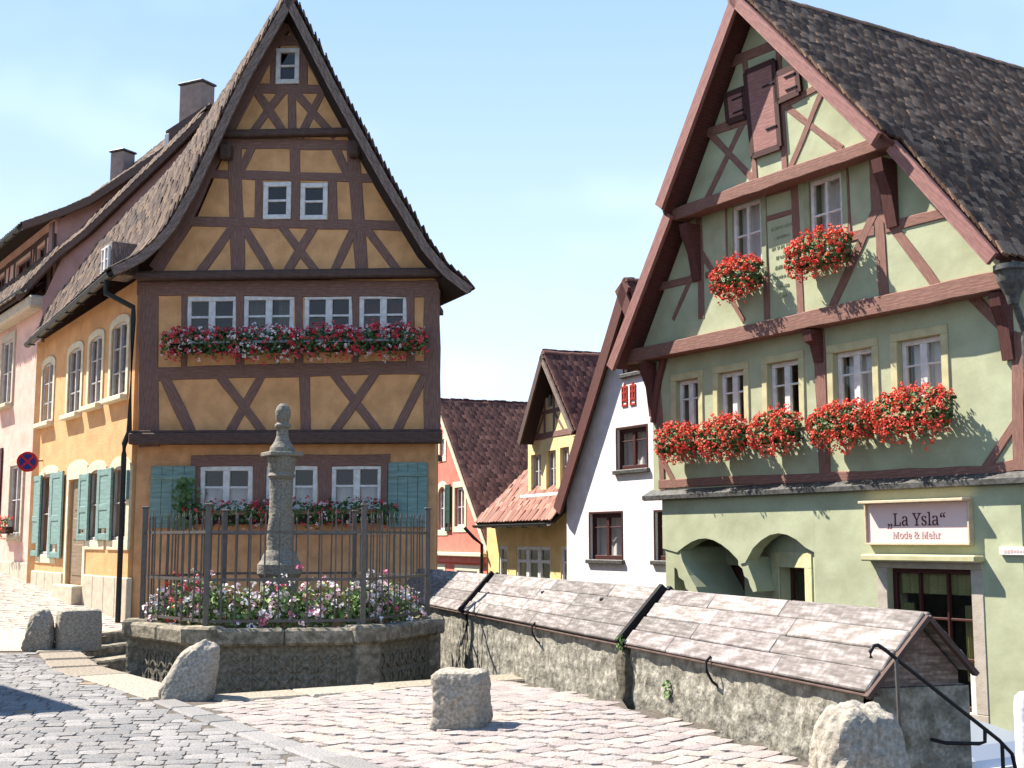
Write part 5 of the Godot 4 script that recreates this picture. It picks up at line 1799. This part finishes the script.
func fountain() -> void:
	var root := Transform3D(Basis.IDENTITY, Vector3(FC.x, -.5, -FC.y))
	var h := thing("fountain", "old hexagonal stone fountain basin with a carved column in the middle", "fountain", root)
	var inv := root.affine_inverse()
	var R := 1.98
	for k in 6:
		var a := hexa(R, k); var b := hexa(R, k + 1)
		var fr := inv * frame(a.x, a.y, b.x - a.x, b.y - a.y)
		fr.origin.y = 0.0
		var l := a.distance_to(b)
		var m := MB.new()
		m.box(Vector3(l / 2, .52, -.13), Vector3(l - .02, 1.05, .26), .01)
		var pn := put(h, "basin_panel", m.mesh(), M.basin, fr)
		if k == 0 or k == 1 or k == 5:
			relief(pn, l)
		# rim stones
		var n := 2
		for i in n:
			var rb := MB.new()
			var x0 := l * i / n; var x1 := l * (i + 1) / n
			rb.box(Vector3((x0 + x1) / 2, .97, -.1), Vector3(x1 - x0 - .01, .2, .42), .03)
			put(h, "rim_stone", rb.mesh(), M.rim[rng.randi() % 2], fr)
		# corner pilasters
		var pb := MB.new()
		var dirc := (a - FC).normalized()
		var c3 := inv * Vector3(a.x - dirc.x * .08, 0, -(a.y - dirc.y * .08))
		pb.box(Vector3.ZERO, Vector3(.34, 1.02, .26), .03)
		pb.box(Vector3(0, .46, .01), Vector3(.44, .22, .34), .03)
		pb.box(Vector3(0, -.44, .01), Vector3(.40, .16, .31), .03)
		var fz := Vector3(dirc.x, 0, -dirc.y)
		put(h, "corner_pilaster", pb.mesh(), M.rim[k % 2], Transform3D(Basis(Vector3.UP.cross(fz), Vector3.UP, fz), Vector3(c3.x, .53, c3.z)))
	var sb := MB.new()
	for k in 6:
		var a := hexa(R - .2, k) - FC; var b := hexa(R - .2, k + 1) - FC
		sb.tri(Vector3(0, .98, 0), Vector3(a.x, .9, -a.y), Vector3(b.x, .9, -b.y), Vector2.ZERO, a, b, Vector3.ZERO)
	put(h, "soil", sb.mesh(), M.soil)
	# column: pedestal, base, twisted shaft, capital and finial
	var cx := off(-.12, .95, -.05)
	var col := put(h, "column", twisted_shaft(), M.column, cx)
	put(col, "pedestal", lathe([Vector2(0, -.05), Vector2(.34, -.05), Vector2(.34, .2), Vector2(.27, .26), Vector2(.25, .62), Vector2(.27, .68), Vector2(.3, .72), Vector2(.3, .84), Vector2(.25, .9), Vector2(.23, .96), Vector2(.19, 1.03), Vector2(.0, 1.03)], 12), M.column)
	put(col, "capital", lathe([Vector2(.0, 1.98), Vector2(.155, 1.98), Vector2(.19, 2.02), Vector2(.165, 2.06), Vector2(.175, 2.1), Vector2(.2, 2.26), Vector2(.2, 2.28), Vector2(0, 2.28)], 20), M.column)
	var ab := MB.new()
	ab.box(Vector3(0, 2.31, 0), Vector3(.46, .06, .46), .012, Basis(Vector3.UP, .5))
	put(col, "abacus", ab.mesh(), M.column)
	put(col, "finial", lathe([Vector2(0, 2.34), Vector2(.18, 2.34), Vector2(.165, 2.4), Vector2(.11, 2.48), Vector2(.085, 2.55), Vector2(.075, 2.66), Vector2(.11, 2.68), Vector2(.11, 2.71), Vector2(.075, 2.74), Vector2(.09, 2.78), Vector2(.105, 2.84), Vector2(.105, 2.9), Vector2(.08, 2.96), Vector2(.04, 3.0), Vector2(0, 3.0)], 16), M.column)
	fence()
	planting()

func twisted_shaft() -> ArrayMesh:
	var st := SurfaceTool.new()
	st.begin(Mesh.PRIMITIVE_TRIANGLES)
	st.set_smooth_group(0)
	var f := FastNoiseLite.new()
	f.seed = 3
	f.frequency = 7.0
	var n := 40
	var m := 60
	for j in m + 1:
		var t := j / float(m)
		for i in n:
			var a := TAU * i / n
			var r := lerpf(.172, .14, t) + .014 * maxf(0, sin(a * 2 + t * 9.0)) + f.get_noise_3d(cos(a), t * 4, sin(a)) * .009
			st.set_uv(Vector2(a * .2, t * 1.5))
			st.add_vertex(Vector3(cos(a) * r, 1.0 + t * 1.0, sin(a) * r))
	for j in m:
		for i in n:
			var a := j * n + i; var b := j * n + (i + 1) % n
			for q in [a, b, b + n, a, b + n, a + n]: st.add_index(q)
	st.generate_normals()
	return st.commit()

# weathered tracery of squares and diagonals on a basin panel
func relief(panel: Node3D, l: float) -> void:
	var b := MB.new()
	var n := 5
	var w := (l - .7) / n
	for i in n:
		for j in 2:
			var c := Vector3(.35 + (i + .5) * w, .3 + (j + .5) * w * .9, .006)
			for q in [[-1, -1, 1, 1], [-1, 1, 1, -1]]:
				b.bar(c + Vector3(q[0], q[1], 0) * w * .36, c + Vector3(q[2], q[3], 0) * w * .36, .035, .03, Vector3(0, 0, 1), .006)
			b.box(c, Vector3(w * .3, w * .3, .036), .008, Basis(Vector3(0, 0, 1), PI / 4))
			b.box(c + Vector3(w / 2, 0, 0), Vector3(.03, w * .8, .03), .006)
	put(panel, "carved_tracery", b.mesh(), M.basin)

func fence() -> void:
	var h := thing("iron_fence", "grey wrought iron railing of upright bars round the fountain planting", "fence", Transform3D(Basis.IDENTITY, Vector3(FC.x, .57, -FC.y)))
	var o := Vector3(FC.x, 0, -FC.y)
	for k in 6:
		var a := hexa(1.86, k) - FC; var b := hexa(1.86, k + 1) - FC
		var a3 := Vector3(a.x, 0, -a.y); var b3 := Vector3(b.x, 0, -b.y)
		var pm := MB.new()
		pm.box(a3 + Vector3(0, .73, 0), Vector3(.065, 1.46, .065), .006, Basis(Vector3.UP, deg_to_rad(9)))
		pm.box(a3 + Vector3(0, 1.47, 0), Vector3(.09, .03, .09), .008, Basis(Vector3.UP, deg_to_rad(9)))
		put(h, "post", pm.mesh(), M.iron)
		for y in [.08, .57, 1.14]:
			var rm := MB.new()
			rm.bar(a3 + Vector3(0, y, 0), b3 + Vector3(0, y, 0), .035, .016)
			put(h, "rail", rm.mesh(), M.iron)
		var n := 11
		for i in range(1, n):
			var p := a3.lerp(b3, i / float(n)) + Vector3(rng.randf_range(-.006, .006), 0, rng.randf_range(-.006, .006))
			var tl := Vector3(rng.randf_range(-.012, .012), 1.34 + rng.randf_range(-.02, .03), rng.randf_range(-.012, .012))
			var bm := MB.new()
			bm.bar(p + Vector3(0, .05, 0), p + tl, .018, .018, Vector3(0, 0, 1))
			var tip := p + tl
			for s in 4:
				var d0 := Vector3(cos(TAU * s / 4), 0, sin(TAU * s / 4)) * .013; var d1 := Vector3(cos(TAU * (s + 1) / 4), 0, sin(TAU * (s + 1) / 4)) * .013
				bm.tri(tip + d0, tip + d1, tip + Vector3(0, .07, 0), Vector2.ZERO, Vector2.ZERO, Vector2.ZERO, tip)
			put(h, "bar", bm.mesh(), M.iron)

func planting() -> void:
	var pale := [Color(.75, .70, .68), Color(.78, .55, .58), Color(.72, .66, .70), Color(.80, .76, .74)]
	var pinks := [Color(.70, .18, .28), Color(.78, .50, .55), Color(.75, .70, .68)]
	var reds := [Color(.62, .06, .05), Color(.72, .20, .22)]
	var light := [Color(.11, .18, .05), Color(.16, .24, .07), Color(.08, .14, .04), Color(.20, .27, .09)]
	var spots := []
	for k in [5, 0, 1]:
		var a := hexa(1.58, k); var b := hexa(1.58, k + 1)
		var n := 5
		for i in n: spots.append([a.lerp(b, (i + .5) / n), k, i])
	var side := {5: "left", 0: "front", 1: "right"}
	var nth := ["first", "second", "third", "fourth", "fifth"]
	for e in spots:
		var p: Vector2 = e[0]
		var kinds := [pale, pale, pinks, pale, pinks]
		if e[1] == 5 and e[2] == 2: kinds[2] = reds
		var nm: String = {0: "white flowering", 1: "white flowering", 2: "pink flowering", 3: "white flowering", 4: "pink flowering"}[e[2]]
		if e[1] == 5 and e[2] == 2: nm = "red flowering"
		var t := thing("flower_clump", "%s clump behind the fountain railing, %s from the left along its %s side" % [nm, nth[e[2]], side[e[1]]], "flowers", Transform3D(Basis(Vector3.UP, {5: -.9, 0: .15, 1: 1.2}[e[1]]), Vector3(p.x, .6, -p.y)), "flowers planted in the fountain")
		mound(t, .66, rng.randf_range(.46, .66), .28, 34, 420, kinds[e[2]], light, .055, .6, 9)
		var st := MB.new()
		for k in 7:
			st.col = Color(.07, .11, .03)
			st.bar(Vector3(rng.randf_range(-.15, .15), -.3, rng.randf_range(-.08, .08)), Vector3(rng.randf_range(-.2, .2), .2, rng.randf_range(-.1, .1)), .012, .012)
		put(t, "stems", st.mesh(), M.leaf)
		if e[2] % 2 == 0:
			var pot := lathe([Vector2(0, -.08), Vector2(.12, -.08), Vector2(.16, .14), Vector2(.175, .14), Vector2(.175, .18), Vector2(.15, .18)], 14)
			var tp := thing("flower_pot", "pale clay pot standing among the flowers, under %s clump of the %s side" % [nth[e[2]], side[e[1]]], "pot", Transform3D(Basis.IDENTITY, Vector3(p.x * .97 + FC.x * .03, .49, -(p.y * .97 + FC.y * .03))), "pots in the fountain")
			put(tp, "pot", pot, M.clay)

# ---------------------------------------------------------------- loose stones, steps
func stones() -> void:
	tag(put(self, "stone_block", rock(Vector3(.44, .5, .40), 17, 9.0, .035, .05, Vector2.ZERO, 18), M.boulder, Transform3D(Basis(Vector3.UP, -.28), Vector3(-.42, height(-.42, 10.7) - .04, -10.78))), "squat square bollard stone standing alone on the pink cobbles", "stone")
	tag(put(self, "boulder", rock(Vector3(.64, .74, .5), 31, 3.0, .05, .42, Vector2(.2, 0), 20), M.boulder, Transform3D(Basis(Vector3.UP, .1), Vector3(-3.36, -.17, -13.45))), "rounded pale boulder at the kerb in front of the fountain", "stone")
	tag(put(self, "boulder", rock(Vector3(.6, .68, .5), 43, 4.0, .06, .3, Vector2(.02, 0), 20), M.boulder, Transform3D(Basis(Vector3.UP, .2), Vector3(1.98, -.02, -7.55))), "large cracked boulder against the parapet's near end", "stone")
	tag(put(self, "boulder", rock(Vector3(.46, .66, .4), 59, 3.4, .06, .35, Vector2(.06, 0), 16), M.boulder, Transform3D(Basis(Vector3.UP, .1), Vector3(-6.82, -.04, -18.75))), "small rough boulder at the far left beside a cut block", "stone")
	tag(put(self, "stone_block", rock(Vector3(.62, .62, .34), 63, 10.0, .02, .03, Vector2.ZERO, 14), M.boulder, Transform3D(Basis(Vector3.UP, .55), Vector3(-6.3, -.0, -18.9))), "cut rectangular stone block beside the steps at far left", "stone")
	var st := thing("stone_steps", "three worn stone steps going down to the fountain yard", "steps", Transform3D.IDENTITY)
	var dirn := Vector3(.94, 0, .34)
	var alongn := Vector3(.34, 0, -.94)
	var c := [[-6.55, 21.1, .13], [-6.3, 20.75, -.04], [-5.98, 20.35, -.2]]
	for k in 3:
		var b := MB.new()
		var p := Vector3(c[k][0], c[k][2], -c[k][1]) - dirn * .35 - Vector3(0, .35, 0)
		b.box(p, Vector3(.7, .7, 1.5), .03, Basis(dirn, Vector3.UP, -alongn))
		put(st, "step", b.mesh(), M.rim[k % 2])

# ---------------------------------------------------------------- things in the streets
func street_things() -> void:
	# no-stopping sign on the lane
	var s := thing("round_sign", "round blue traffic sign with red ring and cross on a wall arm", "sign", Transform3D(Basis(Vector3.UP, .45), Vector3(-10.45, 3.3, -27.6)))
	put(s, "ring", lathe([Vector2(0, -.012), Vector2(.215, -.012), Vector2(.22, 0), Vector2(.215, .012), Vector2(0, .012)], 28), M.sign_red, Transform3D(Basis(Vector3.RIGHT, PI / 2), Vector3.ZERO))
	put(s, "face", lathe([Vector2(0, 0), Vector2(.17, 0), Vector2(.17, .004), Vector2(0, .004)], 28), M.sign_blue, Transform3D(Basis(Vector3.RIGHT, PI / 2), Vector3(0, 0, .012)))
	var cb := MB.new()
	for a in [PI / 4, -PI / 4]:
		cb.box(Vector3(0, 0, .018 + a * .001), Vector3(.34, .036, .004), 0.0, Basis(Vector3(0, 0, 1), a))
	put(s, "cross", cb.mesh(), M.sign_red)
	put(s, "arm", tube([Vector3(.0, 0, -.02), Vector3(.35, .04, -.1), Vector3(.55, .04, -.2)], .014), M.dark_iron)
	# flower boxes of the yellow house
	var xf := frame(-6.64, 22.5, 1, -.06)
	var dim := [Color(.62, .05, .07), Color(.55, .04, .06), Color(.68, .09, .12), Color(.74, .58, .58)]
	var dk := [Color(.06, .11, .035), Color(.05, .095, .03), Color(.08, .14, .045)]
	var lab := ["leftmost dark red window box on the yellow house's first floor", "red window box with white blooms under the second first-floor window of the yellow house", "dark red window box under the third first-floor window of the yellow house", "rightmost dark red window box on the yellow house's first floor"]
	for k in 4:
		var r: Array = Y_WIN1[k]
		var cols := dim if k != 1 else [Color(.76, .72, .72), Color(.62, .05, .07), Color(.74, .68, .68), Color(.58, .05, .08)]
		flower_box(lab[k], "window boxes on the yellow house", xf * off((r[0] + r[2]) / 2 + (.12 if k == 3 else 0.0) - (.1 if k == 0 else 0.0), r[1] + .02, .24), 1.22 if k != 0 and k != 3 else 1.4, .3, .24, 210, 560, cols, {"greens": dk, "head": .04, "droop": .6})
	for k in 3:
		var r: Array = Y_WIN0[k]
		flower_box(["left", "middle", "right"][k] + " red window box behind the railing on the yellow house's ground floor", "ground-floor boxes on the yellow house", xf * off((r[0] + r[2]) / 2, r[1] - .06, .08), 1.5, .28, .2, 70, 380, dim, {"greens": dk, "head": .036})
	var lp := thing("leafy_plant", "tall leafy pot plant before the left ground-floor window of the yellow house", "plant", xf * off(.95, 2.15, .12))
	var lb := MB.new()
	for k in 160:
		lb.col = dk[rng.randi() % 3] * 1.4
		leaf(lb, Vector3(rng.randf_range(-.3, .3) * rng.randf(), rng.randf_range(-.35, .55), rng.randf_range(-.12, .15)), .05, Vector3(0, .5, 1))
	put(lp, "leaves", lb.mesh(), M.leaf)
	put(lp, "stem", tube([Vector3(0, -.5, 0), Vector3(.03, 0, 0), Vector3(0, .45, .02)], .012), M.dark_timber)
	# white post at the right edge
	tag(put(self, "stone_post", lathe([Vector2(0, 0), Vector2(.115, 0), Vector2(.11, 1.42), Vector2(.1, 1.5), Vector2(.06, 1.54), Vector2(0, 1.55)], 18), M.white_wall, off(4.33, -1.2, -11)), "white rounded stone post at the right edge below the stairs", "post")
	car()

func car() -> void:
	var t := Vector3(.5136, 0, .858)
	var nose := Vector3(4.96, -1.2, -13.3)
	var c := nose - t * 1.95
	# x to the car's nose
	var root := Transform3D(Basis(t, Vector3.UP, t.cross(Vector3.UP)), c)
	var h := thing("parked_car", "silver car parked below the parapet, only its bonnet showing", "car", root)
	var side := PackedVector2Array([Vector2(-1.95, .3), Vector2(1.9, .3), Vector2(1.97, .45), Vector2(1.92, .62), Vector2(1.7, .72), Vector2(.85, .86), Vector2(-1.75, .92), Vector2(-1.97, .8)])
	var b := MB.new()
	b.prism(side, -.8, .8)
	put(h, "body", b.mesh(), M.car_paint)
	var cb := MB.new()
	cb.prism(PackedVector2Array([Vector2(.85, .84), Vector2(.2, 1.38), Vector2(-1.2, 1.42), Vector2(-1.8, .9)]), -.66, .66)
	put(h, "cabin", cb.mesh(), M.car_glass)
	var rb := MB.new()
	rb.box(Vector3(-.5, 1.43, 0), Vector3(1.5, .05, 1.3), .02)
	put(h, "car_roof", rb.mesh(), M.car_paint)
	for x in [1.2, -1.25]:
		for z in [-.72, .72]:
			var w := put(h, "wheel", lathe([Vector2(0, -.09), Vector2(.27, -.09), Vector2(.3, -.06), Vector2(.3, .06), Vector2(.27, .09), Vector2(0, .09)], 20), M.tar, Transform3D(Basis(Vector3.RIGHT, PI / 2), Vector3(x, .3, z)))
			put(w, "rim", lathe([Vector2(0, -.1), Vector2(.18, -.1), Vector2(.18, .1), Vector2(0, .1)], 16), M.lead)
	for z in [-.55, .55]:
		var l := MB.new()
		l.box(Vector3(1.92, .6, z), Vector3(.1, .12, .3), .03)
		put(h, "headlight", l.mesh(), M.white_paint)
	var bm := MB.new()
	bm.box(Vector3(1.94, .42, 0), Vector3(.12, .18, 1.55), .04)
	put(h, "bumper", bm.mesh(), M.car_trim)
	var pb := MB.new()
	pb.box(Vector3(2.01, .5, 0), Vector3(.02, .11, .52), .003)
	var pl := put(h, "number_plate", pb.mesh(), M.white_paint)
	var bl := MB.new()
	bl.box(Vector3(2.022, .5, .235), Vector3(.006, .1, .045))
	put(pl, "blue_band", bl.mesh(), M.sign_blue)
	var ch := MB.new()
	for k in 7: ch.box(Vector3(2.022, .5, .16 - k * .06), Vector3(.006, .075, .03))
	put(pl, "characters", ch.mesh(), M.dark_iron)
